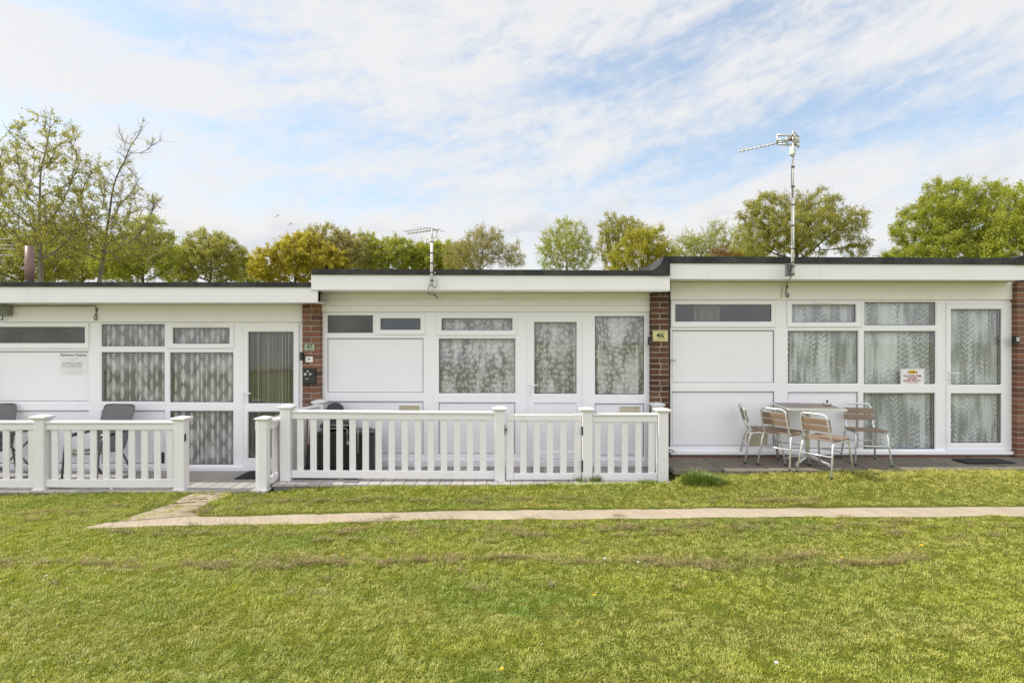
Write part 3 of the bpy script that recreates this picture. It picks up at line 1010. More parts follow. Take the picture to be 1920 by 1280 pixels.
curtain('net_curtain', 1780, 1886, 572, 838, YCU, NET_C, 'vine-print net behind both panes of the right chalet door', 9, .016, .10)
curtain('voile_curtain', 1300, 1350, 566, 610, YCU+.03, NET_D, 'dim strip of voile inside the narrow top window of the right chalet', 10, .008, .05, False)

# ------------------------------------------------------------------ lettering
def lettering(parent, body_, size, px, py, Y, mat, name='lettering', bold=0., align='CENTER', width=None):
    cu = bpy.data.curves.new('t', 'FONT'); cu.body = body_; cu.size = size; cu.align_x = align; cu.align_y = 'CENTER'
    cu.extrude = .0004; cu.offset = bold
    o = bpy.data.objects.new('t', cu); COL.objects.link(o)
    bpy.context.view_layer.update()
    dg = bpy.context.evaluated_depsgraph_get()
    me = bpy.data.meshes.new_from_object(o.evaluated_get(dg))
    bpy.data.objects.remove(o)
    X0, Y0, Z0 = P(px, py, Y)
    org = ORG[parent]
    sx = 1.
    if width:
        xs = [v.co.x for v in me.vertices]; sx = width / (max(xs) - min(xs))
    for v in me.vertices:
        x, y, z = v.co
        v.co = (X0 + x*sx - org.x, Y0 - z - org.y, Z0 + y - org.z)
    me.materials.clear(); me.materials.append(mat); me.name = name
    ob = bpy.data.objects.new(name, me); COL.objects.link(ob); ob.parent = parent; ORG[ob] = org
    return ob

def sign(name, px0, py0, px1, py1, Y, mat, label, cat='sign', th=.006, bev=.001):
    r = rect(px0, py0, px1, py1, Y)
    t = thing(name, ((r[0]+r[1])/2, Y, r[2]), label, cat)
    mb = MB(); mb.box(r[0], r[1], Y, Y+th, r[2], r[3], bev)
    mb.build('plate', mat, t)
    return t
def microline(t, px0, px1, py, Y, mat, h=.004, seed=0):
    rnd = random.Random(seed); mb = MB(); x = px0
    while x < px1:
        w = rnd.uniform(1.0, 3.2)
        xe = min(x + w, px1)
        mb.box(PX(x, Y), PX(xe, Y), Y-.0004, Y+.0002, PZ(py, Y)-h/2, PZ(py, Y)+h/2)
        x = xe + rnd.uniform(.5, .9)
    mb.build('small_print', mat, t)
YS = YF + .0225
t = sign('poster', 113, 660, 163.5, 703, YS, PAPER, 'white phone number poster on the upper left white panel', 'poster', .002, .0004)
w = lambda a: a * YS / F
lettering(t, 'Parkview Chalets', .050, 137.5, 665.5, YS-.0008, INK, bold=.0006, width=w(48))
lettering(t, '07996562807', .050, 136, 681.5, YS-.0008, INKL, bold=.0004, width=w(39))
lettering(t, '07912983225', .050, 135, 687, YS-.0008, INKL, bold=.0004, width=w(38))
for i, (a, c, yy) in enumerate(((127,148,673),(133,142,676.3),(117,159,692.5),(119,156,697),(123,151,700))):
    microline(t, a, c, yy, YS-.0006, INKL, .005, i)
YP = YF - .106
t = sign('number_plaque', 571, 645, 589.5, 657.5, YP-.004, SAGE, 'sage green 47 plaque on the brick pier', 'plaque')
lettering(t, '47', .075, 580, 650.3, YP-.005, INK, bold=.001)
microline(t, 573.5, 586.5, 656, YP-.0046, INK, .006, 3)
t = sign('number_card', 573, 668.3, 586.5, 678.8, YP-.004, PAPER, 'small white 47 card below the green plaque', 'sign', .004)
lettering(t, '47', .042, 579.6, 673.4, YP-.005, INK, bold=.0008)
t = sign('number_plaque', 1224, 620, 1252.2, 639.8, YP-.004, GOLD, 'brass coloured 46 plaque on the brick pier', 'plaque')
lettering(t, '46', .105, 1238, 629, YP-.005, INK, bold=.0022)
microline(t, 1228, 1247, 636.7, YP-.0046, INK, .006, 5)
mb = MB()
for q in (1225.6, 1250.6): mb.lathe([(.0, 0)], 0, 0, 3) if False else mb.tube([(PX(q,YP), YP-.008, PZ(630.5,YP)), (PX(q,YP), YP-.003, PZ(630.5,YP))], .005, 8)
mb.build('screw', STEEL, t)
YN = YF + .018
t = sign('window_notice', 1688.6, 691.4, 1733, 719.6, YN, PAPER, 'white booking notice with red letters in a window corner', 'notice', .003, .0004)
mb = MB()
cx, cz = PX(1711, YN), PZ(697, YN)
rr = [(cx + w(9.5)*math.cos(a), cz + w(3.2)*math.sin(a)) for a in np.linspace(0, 2*math.pi, 24, endpoint=False)]
mb.prism_y(rr, YN-.0006, YN+.0002)
rr = [(cx + w(4.6)*math.cos(a), cz + w(4.6)*math.sin(a)) for a in np.linspace(0, 2*math.pi, 24, endpoint=False)]
mb.prism_y(rr, YN-.0007, YN+.0001)
mb.build('yellow_emblem', YELINK, t)
lettering(t, 'Carefree', .045, 1711, 697.3, YN-.0014, REDINK, bold=.0009, width=w(17.5))
lettering(t, 'TO BOOK THIS', .034, 1710.5, 704.8, YN-.0012, REDINK, bold=.0014, width=w(34))
lettering(t, 'CHALET', .034, 1710.5, 709.3, YN-.0012, REDINK, bold=.0012, width=w(18.5))
lettering(t, '01493 732176', .034, 1710.5, 713.8, YN-.0012, REDINK, bold=.0014, width=w(33))
microline(t, 1699, 1722, 717.3, YN-.0008, REDINK, .006, 9)

# black boxes on the piers
def wallbox(name, px0, py0, px1, py1, Y, dep, mat, label, cat):
    r = rect(px0, py0, px1, py1, Y - dep)
    t = thing(name, ((r[0]+r[1])/2, Y, r[2]), label, cat)
    mb = MB(); mb.box(r[0], r[1], Y-dep, Y, r[2], r[3], .008); mb.build('case', mat, t)
    return t, r
t, r = wallbox('wall_ashtray', 566.5, 690.5, 590, 719, YP+.004, .06, BLACKP, 'black wall ashtray with cigarette cut-outs on the brick pier', 'ashtray')
mb = MB(); Yq = YP+.004-.0605
for (q, s, rad) in ((572.3, 701.3, .019), (581.8, 701.2, .016), (577, 695.8, .013)):
    mb.tube([(PX(q,Yq), Yq-.004, PZ(s,Yq)), (PX(q,Yq), Yq+.004, PZ(s,Yq))], rad, 12)
mb.tube([(PX(574,Yq), Yq-.002, PZ(712,Yq)), (PX(574.2,Yq), Yq-.002, PZ(708.2,Yq))], .006, 6)
mb.tube([(PX(575,Yq), Yq-.002, PZ(710.5,Yq)), (PX(580,Yq), Yq-.002, PZ(708.8,Yq))], .006, 6)
mb.build('steel_inlay', STEEL, t)
t, r = wallbox('door_light', 561.3, 660, 567.3, 675.5, YP+.02, .07, BLACKP, 'slim black box at the left door edge by the brick pier', 'box')
mb = MB(); mb.box(r[0]+.006, r[1]-.006, YP-.053, YP-.048, r[2]+.02, r[2]+.05, .002); mb.build('lens', DARKG, t)
t, r = wallbox('door_light', 1216.8, 631, 1222.5, 647, YP+.02, .07, BLACKP, 'slim black box beside the brass 46 plaque', 'box')
mb = MB(); mb.box(r[0]+.006, r[1]-.006, YP-.053, YP-.048, r[2]+.02, r[2]+.05, .002); mb.build('lens', DARKG, t)
t, r = wallbox('doorbell', 1904.5, 629, 1913, 646.5, YP+.02, .07, BLACKP, 'black doorbell with grey face beside the right chalet door', 'doorbell')
mb = MB(); mb.box(r[0]+.01, r[1]-.01, YP-.054, YP-.048, r[2]+.05, r[3]-.02, .002); mb.build('face', STEEL, t)
t, r = wallbox('junction_box', -16, 573, 12, 591, YF-.035, .10, m_plain('grey_box', (.26,.26,.24), (.2,.2,.185), rough=.6), 'grey box high on the left chalet wall under the fascia', 'box')
mb = MB(); mb.tube([(PX(5,YF-.09), YF-.09, PZ(590,YF-.09)), (PX(5,YF-.09), YF-.09, PZ(597,YF-.09)), (PX(0,YF-.09), YF-.06, PZ(600,YF-.09)), (PX(-4,YF-.09), YF-.06, PZ(598,YF-.09))], .006, 6); mb.build('lead', BLACKP, t)
# bolt latch and pipe on right chalet
mb = MB(); Yq = YF-.01
mb.tube([(PX(1249,Yq), Yq-.012, PZ(675,Yq)), (PX(1267,Yq), Yq-.012, PZ(675,Yq))], .010, 8)
mb.box(PX(1256,Yq), PX(1259,Yq), Yq-.03, Yq+.012, PZ(677.5,Yq), PZ(672.5,Yq), .002)
o = mb.build('hook_latch', STEEL, None, P(1258, 675, Yq)); tag(o, 'grey hook latch at the edge of the large white panel', 'latch')
mb = MB()
mb.tube([P(1250,839,YF-.1), P(1256,840,YF-.1), P(1263,843,YF-.12), P(1267,846,YF-.14)], .016, 8)
mb.tube([P(1250,846,YF-.08), P(1262,845,YF-.09)], .02, 8)
o = mb.build('waste_pipe', WHITE, None, P(1258,843,YF-.1)); tag(o, 'short white waste pipe poking out beside the right chalet sill', 'pipe')

# cables
def cable(pts, r, label, mat=GREYC, Y=YF-.045, knot=None):
    mb = MB()
    P3 = [Vector(P(a, b_, Y if len(q) == 0 else q[0])) for a, b_, *q in pts]
    # Catmull-Rom smoothing
    out = []
    for i in range(len(P3)-1):
        p0 = P3[max(i-1,0)]; p1 = P3[i]; p2 = P3[i+1]; p3 = P3[min(i+2,len(P3)-1)]
        for s in range(5):
            u = s/5
            out.append(.5*((2*p1)+(p2-p0)*u+(2*p0-5*p1+4*p2-p3)*u*u+(3*p1-p0-3*p2+p3)*u**3))
    out.append(P3[-1])
    mb.tube(out, r, 6)
    if knot:
        c = Vector(P(*knot, Y)); mb.tube([c+Vector((0,0,-.014)), c+Vector((0,0,.014))], .014, 6)
    o = mb.build('cable', mat, None, P3[0]); tag(o, label, 'cable')
cable([(-60,574.5),(15,574),(60,573.5),(120,573.5),(172,573.3),(179,575),(181,580),(180,587),(177,593),(178,599),(181,599),(182,594),(180.5,589)], .006, 'thin dark cable with a looped end under the left fascia', knot=(180.8,581))
cable([(1484,518,6.83),(1480.5,523,6.83),(1476.5,528,6.8),(1476,533),(1475.8,540),(1474,547),(1474.5,554),(1477.5,557),(1479,553),(1477.5,549)], .007, 'dark cable with a looped end below the tall aerial mast', knot=(1475.8,537))
cable([(806,533,6.81),(802.5,542,6.81),(803,550,6.8),(808,552),(814,552.5),(818,555),(820,560)], .006, 'dark cable hanging under the short aerial mast')
cable([(1466,535),(1467.2,540),(1466,548),(1466.3,558)], .005, 'faint beige cord on the right cladding beside the looped cable', m_plain('beige_cord', (.42,.39,.30)))

# ------------------------------------------------------------------ aerials
def aerial(name, mast_px, y_top, y_bot, Ym, r_low, r_up, y_split, bands, label, boom, nel, el_len, refl=True, amp=None):
    base = P(mast_px, y_bot, Ym)
    t = thing(name, base, label, 'aerial')
    mb = MB()
    top = P(mast_px + 1.5, y_top, Ym); sp = P(mast_px + .8, y_split, Ym)
    mb.tube([base, sp], r_low, 10); mb.tube([sp, top], r_up, 10)
    m = mb.build('mast', m_mast, t)
    mb = MB()
    for yb in bands:
        mb.tube([P(mast_px + .6, yb+1.1, Ym), P(mast_px + .6, yb-1.1, Ym)], r_low+.004, 10)
    mb.build('tape_band', BLACKP, m)
    A = Vector(boom[0]); B = Vector(boom[1])
    d = (B - A).normalized(); side = d.cross(Vector((0,0,1))).normalized()
    mb = MB(); mb.tube([A - d*.05, B], .009, 6)
    mb.build('boom', m_mast, t)
    mb = MB()
    for i in range(nel):
        q = (i+.7)/nel
        c = A + (B-A)*q
        L = el_len*(1-.25*q)
        mb.tube([c - side*L + Vector((0,0,.014)), c + side*L + Vector((0,0,.014))], .0042, 5)
        mb.tube([c + Vector((0,0,-.012)), c + Vector((0,0,.018))], .0105, 6)
    mb.build('element', STEEL, t)
    return t, A, B, d, side
m_mast = m_plain('pale_mast', (.74,.73,.72), (.58,.56,.54), rough=.45, metal=.0, scale=14)
Ym = 6.80
t, A, B, d, side = aerial('tv_aerial', 1486, 262, 518, Ym, .019, .011, 372, [313,350,384,423,466,492],
       'tall white mast with a long toothed yagi above the right chalet', (P(1489,262,Ym), P(1385,284,Ym+.45)), 13, .055)
mb = MB()
for s in (-1, 1):       # slotted reflector plates
    c = A - d*.02
    hh = .075
    a0 = c + Vector((0,0,.005)); 
    for k in (0, 1, 2):
        zz = s*hh*(k/2) if k else 0
    for zz in (.005*s, .065*s):
        mb.tube([c - side*.13 + Vector((0,0,zz)), c + side*.13 + Vector((0,0,zz))], .010, 6)
    for q in (-.13, -.045, .045, .13):
        mb.tube([c + side*q + Vector((0,0,.005*s)), c + side*q + Vector((0,0,.065*s))], .009, 6)
# plate running along the boom base
Pa = Vector(P(1457,253,Ym+.06)); Pb = Vector(P(1493,255.5,Ym)); Pc = Vector(P(1493,272,Ym)); Pd = Vector(P(1458,270.5,Ym+.06))
for a, b_ in ((Pa,Pb),(Pb,Pc),(Pc,Pd),(Pd,Pa)): mb.tube([a, b_], .013, 6)
mb.tube([(Pa+Pb)/2, (Pc+Pd)/2], .012, 6)
mb.tube([(Pa+Pd)/2, (Pb+Pc)/2], .012, 6)
mb.build('reflector', STEEL, t)
mb = MB(); r = rect(1484, 270.5, 1494.3, 292, Ym-.05); mb.box(r[0], r[1], Ym-.05, Ym+.03, r[2], r[3], .028); mb.build('amplifier_box', m_plain('pale_box', (.68,.69,.66), rough=.5), t)
mb = MB(); mb.tube([P(1480,262,Ym-.03), P(1484,259,Ym-.04), P(1487,263,Ym-.03)], .02, 8); mb.build('clamp', m_plain('rusty_clamp', (.24,.14,.08), rough=.8), t)
mb = MB()
mb.tube([P(1488,292,Ym-.02), P(1484.5,312,Ym-.02), P(1483.6,340,Ym-.02), P(1485,360,Ym-.02), P(1485,460,Ym-.026)], .0055, 6)
mb.build('lead', GREYC, t)
mb = MB(); r = rect(1476, 494, 1484.5, 517, Ym-.01); mb.box(r[0], r[1], Ym-.01, Ym+.05, r[2], r[3], .003)
r2 = rect(1480, 497, 1491, 501, Ym-.03); mb.box(r2[0], r2[1], Ym-.03, Ym+.03, r2[2], r2[3], .003)
r2 = rect(1480, 512, 1491, 515, Ym-.03); mb.box(r2[0], r2[1], Ym-.03, Ym+.03, r2[2], r2[3], .003)
mb.tube([P(1478,498,Ym-.03), P(1482,494,Ym-.04), P(1486,497,Ym-.04), P(1484,505,Ym-.04), P(1480,500,Ym-.05), P(1483,510,Ym-.04)], .007, 6)
mb.build('bracket', m_plain('dark_bracket', (.15,.16,.17), (.09,.09,.09), rough=.5, metal=.5), t)

t, A, B, d, side = aerial('tv_aerial', 809, 430, 536, Ym, .0175, .0115, 449, [453,474,493,511,526],
       'short taped mast with a wide-toothed aerial above the middle chalet', (P(817,430,Ym), P(764,437.5,Ym+.30)), 9, .13)
mb = MB(); mb.tube([P(819.5,426,Ym), P(819.5,436,Ym)], .007, 6); mb.tube([P(819,436,Ym), P(818,442,Ym), P(813,448,Ym)], .005, 6)
mb.tube([A - side*.17, A + side*.17], .004, 5); mb.build('reflector', STEEL, t)
mb = MB(); r = rect(810, 519, 817, 537, Ym+.01); mb.box(r[0], r[1], Ym+.008, Ym+.055, r[2], r[3], .004)
mb.tube([P(812,536,Ym), P(816,538,Ym+.03)], .01, 6); mb.tube([P(815,512,Ym+.03), P(819,509,Ym+.1)], .008, 6)
mb.build('bracket', STEEL, t)

# aerial whose tines reach in at the left edge
base = P(-40, 529, 8.2)
t = thing('tv_aerial', base, 'aerial at the far left with thin horizontal rods reaching into view', 'aerial')
mb = MB(); mb.tube([base, P(-40, 440, 8.2)], .017, 8); mb.build('mast', m_mast, t)
mb = MB()
for yy, xe in ((459, 26), (465.5, 28), (478, 27), (447, 18)):
    mb.tube([P(-75, yy-1, 8.2), P(xe, yy+.8, 8.2)], .0055, 6)
mb.build('rod', m_mast, t)

# ------------------------------------------------------------------ fences
def post(root, x, y, z0, z1, w=.125):
    mb = MB(); h = w/2
    mb.box(x-h, x+h, y-h, y+h, z0, z1-.045, .006)
    mb.box(x-h-.012, x+h+.012, y-h-.012, y+h+.012, z0, z0+.03, .006)
    p = mb.build('post', FENCEW, root)
    mb = MB()
    c = h + .028
    zt = z1 - .05
    lv = [(h+.004, zt-.012), (c-.006, zt+.010), (c, zt+.014), (c, zt+.026), (c-.008, zt+.032), (.012, zt+.05)]
    vs = []; fs = []
    for (q, zz) in lv: vs += [(x-q,y-q,zz),(x+q,y-q,zz),(x+q,y+q,zz),(x-q,y+q,zz)]
    for i in range(len(lv)-1):
        for j in range(4):
            k = (j+1) % 4
            fs.append((i*4+j, i*4+k, i*4+4+k, i*4+4+j))
    n = len(lv)*4
    fs.append((n-4, n-3, n-2, n-1)); fs.append((3,2,1,0))
    mb.add(vs, fs); mb.build('post_cap', FENCEW, p)
    return p

def bar(mb, A, B, w, h, bev=.004):
    """square bar from A to B (level or sloping), w across, h tall, centred"""
    A = Vector(A); B = Vector(B); d = (B-A); L = d.length; d.normalize()
    s = d.cross(Vector((0,0,1))).normalized(); u = s.cross(d)
    tmp = MB(); tmp.box(0, L, -w/2, w/2, -h/2, h/2, bev)
    mb.add([A + d*p[0] - s*p[1] + u*p[2] for p in tmp.v], tmp.f)

def rails(root, A, B, zt, zb, dz=0.):
    """top rail with a capping, bottom rail"""
    (x0,y0),(x1,y1) = A, B
    mb = MB()
    bar(mb, (x0,y0,zt-.018), (x1,y1,zt-.018+dz), .085, .036, .010)
    bar(mb, (x0,y0,zt-.072), (x1,y1,zt-.072+dz), .050, .070, .004)
    mb.build('top_rail', FENCEW, root)
    mb = MB(); bar(mb, (x0,y0,zb+.045), (x1,y1,zb+.045+dz), .050, .09, .004); mb.build('bottom_rail', FENCEW, root)
def picket(root, x, y, z0, z1, w=.078, ang=0., th=.020):
    mb = MB()
    c, s = math.cos(ang), math.sin(ang)
    tmp = MB(); tmp.box(-w/2, w/2, -th/2, th/2, z0, z1, .004)
    mb.add([(x + p[0]*c - p[1]*s, y + p[0]*s + p[1]*c, p[2]) for p in tmp.v], tmp.f)
    mb.build('picket', FENCEW, root)

YL = YFENCE
pw = 12.0 * YL / F
fm = thing('picket_fence', (PX(740, YL), YL, 0.0), 'long white picket fence of the raised middle deck with its two side returns', 'fence')
zpt = PZ(758, YL)
xp = [PX(q, YL) for q in (538, 937, 1100, 1241.5)]
for i, q in enumerate(xp): post(fm, q, YL, -.03, PZ((757.5, 761, 762, 763.5)[i], YL))
zt1 = PZ(768.5, YL); zb1 = PZ(893, YL)
rails(fm, (xp[0]+.063, YL), (xp[1]-.063, YL), PZ(768.3,YL), PZ(894.5,YL), -.017)
for k in range(15):
    px = 563.5 + 24.45*k
    picket(fm, PX(px, YL), YL, PZ(884, YL), PZ(782, YL), pw)
rails(fm, (xp[2]+.063, YL), (xp[3]-.063, YL), PZ(774,YL), PZ(900,YL))
for px in (1120, 1145.3, 1171.3, 1197, 1221.5): picket(fm, PX(px, YL), YL, PZ(890, YL), PZ(786, YL), pw)
# returns to the wall
YBK = 7.22
for (xa, xb, dzz) in ((xp[0], PX(600, YBK), 0), (xp[3], PX(1231.5, YBK), 0)):
    post(fm, xb, YBK, 0.0, PZ(757.5, YL) if xb < 0 else PZ(763, YL))
    zt = PZ(768.3, YL) if xb < 0 else PZ(774, YL)
    L = math.hypot(xb-xa, YBK-YL); ux, uy = (xb-xa)/L, (YBK-YL)/L
    rails(fm, (xa+ux*.064, YL+uy*.064), (xb-ux*.064, YBK-uy*.064), zt, .04)
    ang = math.atan2(uy, ux)
    for k in range(3):
        q = .13 + (L-.26)*(k/2)
        picket(fm, xa+ux*q, YL+uy*q, .10, zt-.08, pw, ang)
# gate in the middle fence
gt = thing('picket_gate', (PX(1020, YL), YL, .03), 'closed white picket gate with black hinges in the middle fence', 'gate')
mb = MB()
z0, z1 = PZ(899, YL), PZ(775.5, YL)
mb.box(PX(949,YL), PX(963,YL), YL-.027, YL+.027, z0, z1-.09, .005); mb.box(PX(949,YL), PX(963.2,YL), YL-.030, YL+.030, z1-.088, z1-.003, .006)
mb.build('stile', FENCEW, gt)
mb = MB()
mb.box(PX(1076.5,YL), PX(1090,YL), YL-.027, YL+.027, z0, z1-.09, .005); mb.box(PX(1074.5,YL), PX(1090,YL), YL-.030, YL+.030, z1-.088, z1-.000, .006)
mb.build('stile', FENCEW, gt)
mb = MB(); mb.box(PX(963.4,YL), PX(1074.3,YL), YL-.025, YL+.025, z1-.085, z1-.006, .006); mb.build('top_rail', FENCEW, gt)
mb = MB(); mb.box(PX(963.2,YL), PX(1076.3,YL), YL-.025, YL+.025, z0+.004, z0+.082, .006); mb.build('bottom_rail', FENCEW, gt)
for px in (981.3, 1006.2, 1031.3, 1056.2): picket(gt, PX(px, YL), YL, z0+.07, z1-.07, pw)
for (ya, yb) in ((798,814),(861,882)):
    mb = MB(); mb.box(PX(1089.4,YL), PX(1092,YL), YL-.068, YL-.02, PZ(yb,YL), PZ(ya,YL), .002); mb.build('hinge', BLACKP, gt)
mb = MB(); mb.box(PX(946.4,YL), PX(947.8,YL), YL-.068, YL-.02, PZ(814,YL), PZ(796,YL), .002); mb.box(PX(946.4,YL), PX(951,YL), YL-.045, YL-.03, PZ(806,YL), PZ(803,YL), .002); mb.build('latch', BLACKP, gt)

# left fence
Y2 = YLF
fl = thing('picket_fence', (PX(200, Y2), Y2, -.05), 'white picket fence of the lower left deck running out at the left edge', 'fence')
xq = [PX(q, Y2) for q in (-180, 79.5, 340.5)]
for q in xq: post(fl, q, Y2, -.07, PZ(776.5 if q < xq[2] else 779, Y2), .12)
rails(fl, (xq[1]+.06, Y2), (xq[2]-.06, Y2), PZ(788.3,Y2), PZ(912,Y2))
rails(fl, (xq[0]+.06, Y2), (xq[1]-.06, Y2), PZ(788.3,Y2), PZ(912,Y2))
for k in range(10): picket(fl, PX(103.5+24.0*k, Y2), Y2, PZ(902,Y2), PZ(800,Y2), 12.4*Y2/F)
for k in range(9): picket(fl, PX(60.0-24.0*k, Y2), Y2, PZ(902,Y2), PZ(800,Y2), 12.4*Y2/F)
for (ya, yb) in ((812,826),):
    mb = MB(); mb.box(xq[2]+.06, xq[2]+.068, Y2-.05, Y2-.02, PZ(yb,Y2), PZ(ya,Y2), .002); mb.build('catch', BLACKP, fl)
mb = MB(); mb.lathe([(.022,-.05),(.022,PZ(911,Y2))], PX(210,Y2), Y2, 10); mb.build('foot', FENCEW, fl)

# return panel and open gate leaf of the lower deck
xr = PX(495, Y2)
fr_ = thing('picket_fence', (xr, Y2, -.05), 'short white sunlit fence return beside the deck opening', 'fence')
post(fr_, xr, Y2, -.08, PZ(779, Y2), .108)
xr2 = xr + .055
rails(fr_, (xr2, Y2+.058), (xr2+.0, 6.92), PZ(788,Y2), .0)
for k in range(4): picket(fr_, xr2, Y2+.13 + .105*k, .06, PZ(798,Y2), .06, math.pi/2)
gl_ = thing('picket_gate', (PX(483.5, Y2), Y2, -.03), 'white picket gate standing open and seen edge-on at the deck opening', 'gate')
xg = PX(483.7, Y2)
mb = MB()
mb.box(xg-.02, xg+.02, Y2-.02, Y2+.055, -.045, PZ(790,Y2)-.1, .004); mb.box(xg-.024, xg+.024, Y2-.024, Y2+.06, PZ(790,Y2)-.098, PZ(790,Y2), .004); mb.build('stile', FENCEW, gl_)
mb = MB(); mb.box(xg-.02, xg+.02, Y2+.64, Y2+.71, -.02, PZ(790,Y2), .004); mb.build('stile', FENCEW, gl_)
mb = MB(); mb.box(xg-.02, xg+.02, Y2+.062, Y2+.638, PZ(790,Y2)-.085, PZ(790,Y2)-.004, .004); mb.build('top_rail', FENCEW, gl_)
mb = MB(); mb.box(xg-.02, xg+.02, Y2+.058, Y2+.638, .0, .085, .004); mb.build('bottom_rail', FENCEW, gl_)
for k in range(4): picket(gl_, xg, Y2+.14+.14*k, .07, PZ(790,Y2)-.07, pw, math.pi/2)
for (ya, yb) in ((815,831),(876,892)):
    mb = MB(); mb.box(xg+.022, xg+.030, Y2-.035, Y2-.012, PZ(yb,Y2), PZ(ya,Y2), .001); mb.build('hinge', BLACKP, gl_)

# ------------------------------------------------------------------ furniture
def fillet(pts, r, n=4):
    pts = [Vector(p) for p in pts]; out = [pts[0]]
    for i in range(1, len(pts)-1):
        a, b_, c = pts[i-1], pts[i], pts[i+1]
        d1 = (a-b_).normalized(); d2 = (c-b_).normalized()
        rr = min(r, (a-b_).length*.45, (c-b_).length*.45)
        p0, p2 = b_+d1*rr, b_+d2*rr
        for k in range(n+1):
            u = k/n
            out.append(p0*(1-u)**2 + b_*2*u*(1-u) + p2*u*u)
    out.append(pts[-1]); return out

def children_of(o): return [c for c in bpy.data.objects if c.parent == o]
def copy_tree(o, parent=None):
    c = o.copy(); COL.objects.link(c)
    if parent is not None: c.parent = parent
    for ch in children_of(o): copy_tree(ch, c)
    return c

def make_slat_chair():
    t = thing('slatted_chair', (0,0,0), 'x', 'chair', 'slatted chairs around the patio table')
    for s in (-1, 1):
        mb = MB()
        mb.tube(fillet([(-.265,s*.225,.012),(-.185,s*.195,.435),(.19,s*.195,.445),(.26,s*.225,.012)], .06), .0125, 8)
        f = mb.build('leg_frame', ALU, t)
        for xx in (-.267, .262):
            mb = MB(); mb.tube([(xx, s*.2255, 0),(xx*.995, s*.225, .022)], .0155, 8); mb.build('rubber_foot', RUBBER, f)
    mb = MB()
    mb.tube(fillet([(.17,-.178,.452),(-.17,-.178,.432),(-.235,-.178,.60),(-.285,-.172,.805),(-.285,.172,.805),(-.235,.178,.60),(-.17,.178,.432),(.17,.178,.452)], .075, 5), .0125, 8)
    mb.build('back_hoop', ALU, t)
    for xx, zz in ((-.237, .27),(.232, .27)):
        mb = MB(); mb.tube([(xx, -.207, zz),(xx, .207, zz)], .0095, 8); mb.build('stretcher', ALU, t)
    for i in range(4):
        mb = MB(); xx = -.135 + .098*i; zz = .468 + (.006 if i == 3 else 0) - (.005 if i in (0,1) else 0)
        mb.box(xx-.041, xx+.041, -.215, .215, zz-.009, zz+.009, .004); mb.build('seat_slat', WOOD, t)
    for zc, xc in ((.705,-.245),(.615,-.222)):
        mb = MB()
        tmp = MB(); tmp.box(-.009, .009, -.195, .195, -.040, .040, .004)
        a = .22; c, s = math.cos(a), math.sin(a)
        # gently curved slat
        mb.add([(xc + p[0]*c - p[2]*s, p[1], zc + p[0]*s + p[2]*c) for p in tmp.v], tmp.f)
        mb.build('back_slat', WOOD, t)
    return t
ZP = .137
ch = make_slat_chair()
chairs = [ (3.27, 7.07, R(-14), ZP, 'slatted chair at the table side nearest the wall vent, its seat facing right', None),
           (3.44, 6.84, R(35), ZP, 'slatted chair turned away, between the wall-vent chair and the sunlit one', None),
           (3.77, 6.50, R(31), ZP-.018, 'sunlit slatted chair closest to the grass', None),
           (4.58, 7.0, R(258), ZP, 'slatted chair on the right of the table facing the lawn', None)]
for i, (x, y, a, z, lab, _) in enumerate(chairs):
    o = ch if i == 0 else copy_tree(ch)
    o.location = (x, y, z); o.rotation_euler = (0, 0, a); o['label'] = lab; o.scale = (.91, .91, .91)

# table
zt = .735 + ZP
tb = thing('cafe_table', (3.81, 6.965, ZP), 'square brown topped pedestal table among the slatted chairs', 'table')
ORG[tb] = Vector((0, 0, ZP)); hw = .335
mb = MB(); mb.box(-hw+.008, hw-.008, -hw+.008, hw-.008, zt-.018, zt, .003); mb.build('tabletop', TABTOP, tb)
mb = MB()
for sg in (-1, 1):
    mb.box(-hw, hw, sg*hw-.004, sg*hw+.004, zt-.026, zt+.001, .002)
    mb.box(sg*hw-.004, sg*hw+.004, -hw+.0045, hw-.0045, zt-.026, zt+.001, .002)
mb.build('rim', ALU, tb)
mb = MB(); mb.lathe([(.024, ZP+.09),(.024, zt-.03)], 0, 0, 14)
mb.box(-.10, .10, -.10, .10, zt-.034, zt-.020)
mb.build('pedestal', m_plain('brushed_pedestal', (.62,.60,.52), (.5,.49,.42), rough=.3, metal=.85), tb)
for k in range(4):
    a = R(45 + 90*k); mb = MB()
    mb.tube([(0, 0, ZP+.09), (.13*math.cos(a), .13*math.sin(a), ZP+.06), (.27*math.cos(a), .27*math.sin(a), ZP+.022)], [.026,.022,.018], 8)
    mb.tube([(.262*math.cos(a), .262*math.sin(a), ZP), (.262*math.cos(a), .262*math.sin(a), ZP+.014)], .02, 8)
    mb.build('foot', ALU, tb)
tb.rotation_euler = (0, 0, R(-10))
ax, ay = PX(1551, 7.04), 7.04
at = thing('ashtray', (ax, ay, zt), 'small white ashtray with black knob on the brown table', 'ashtray')
mb = MB(); mb.lathe([(.001,zt+.002),(.045,zt+.002),(.052,zt+.012),(.060,zt+.030),(.056,zt+.032),(.046,zt+.018),(.001,zt+.014)], ax, ay, 20); mb.build('dish', m_plain('white_china', (.78,.78,.80), rough=.2), at)
mb = MB(); mb.lathe([(.001,zt+.015),(.010,zt+.015),(.008,zt+.05),(.013,zt+.056),(.013,zt+.064),(.001,zt+.068)], ax, ay, 12); mb.build('knob', BLACKP, at)

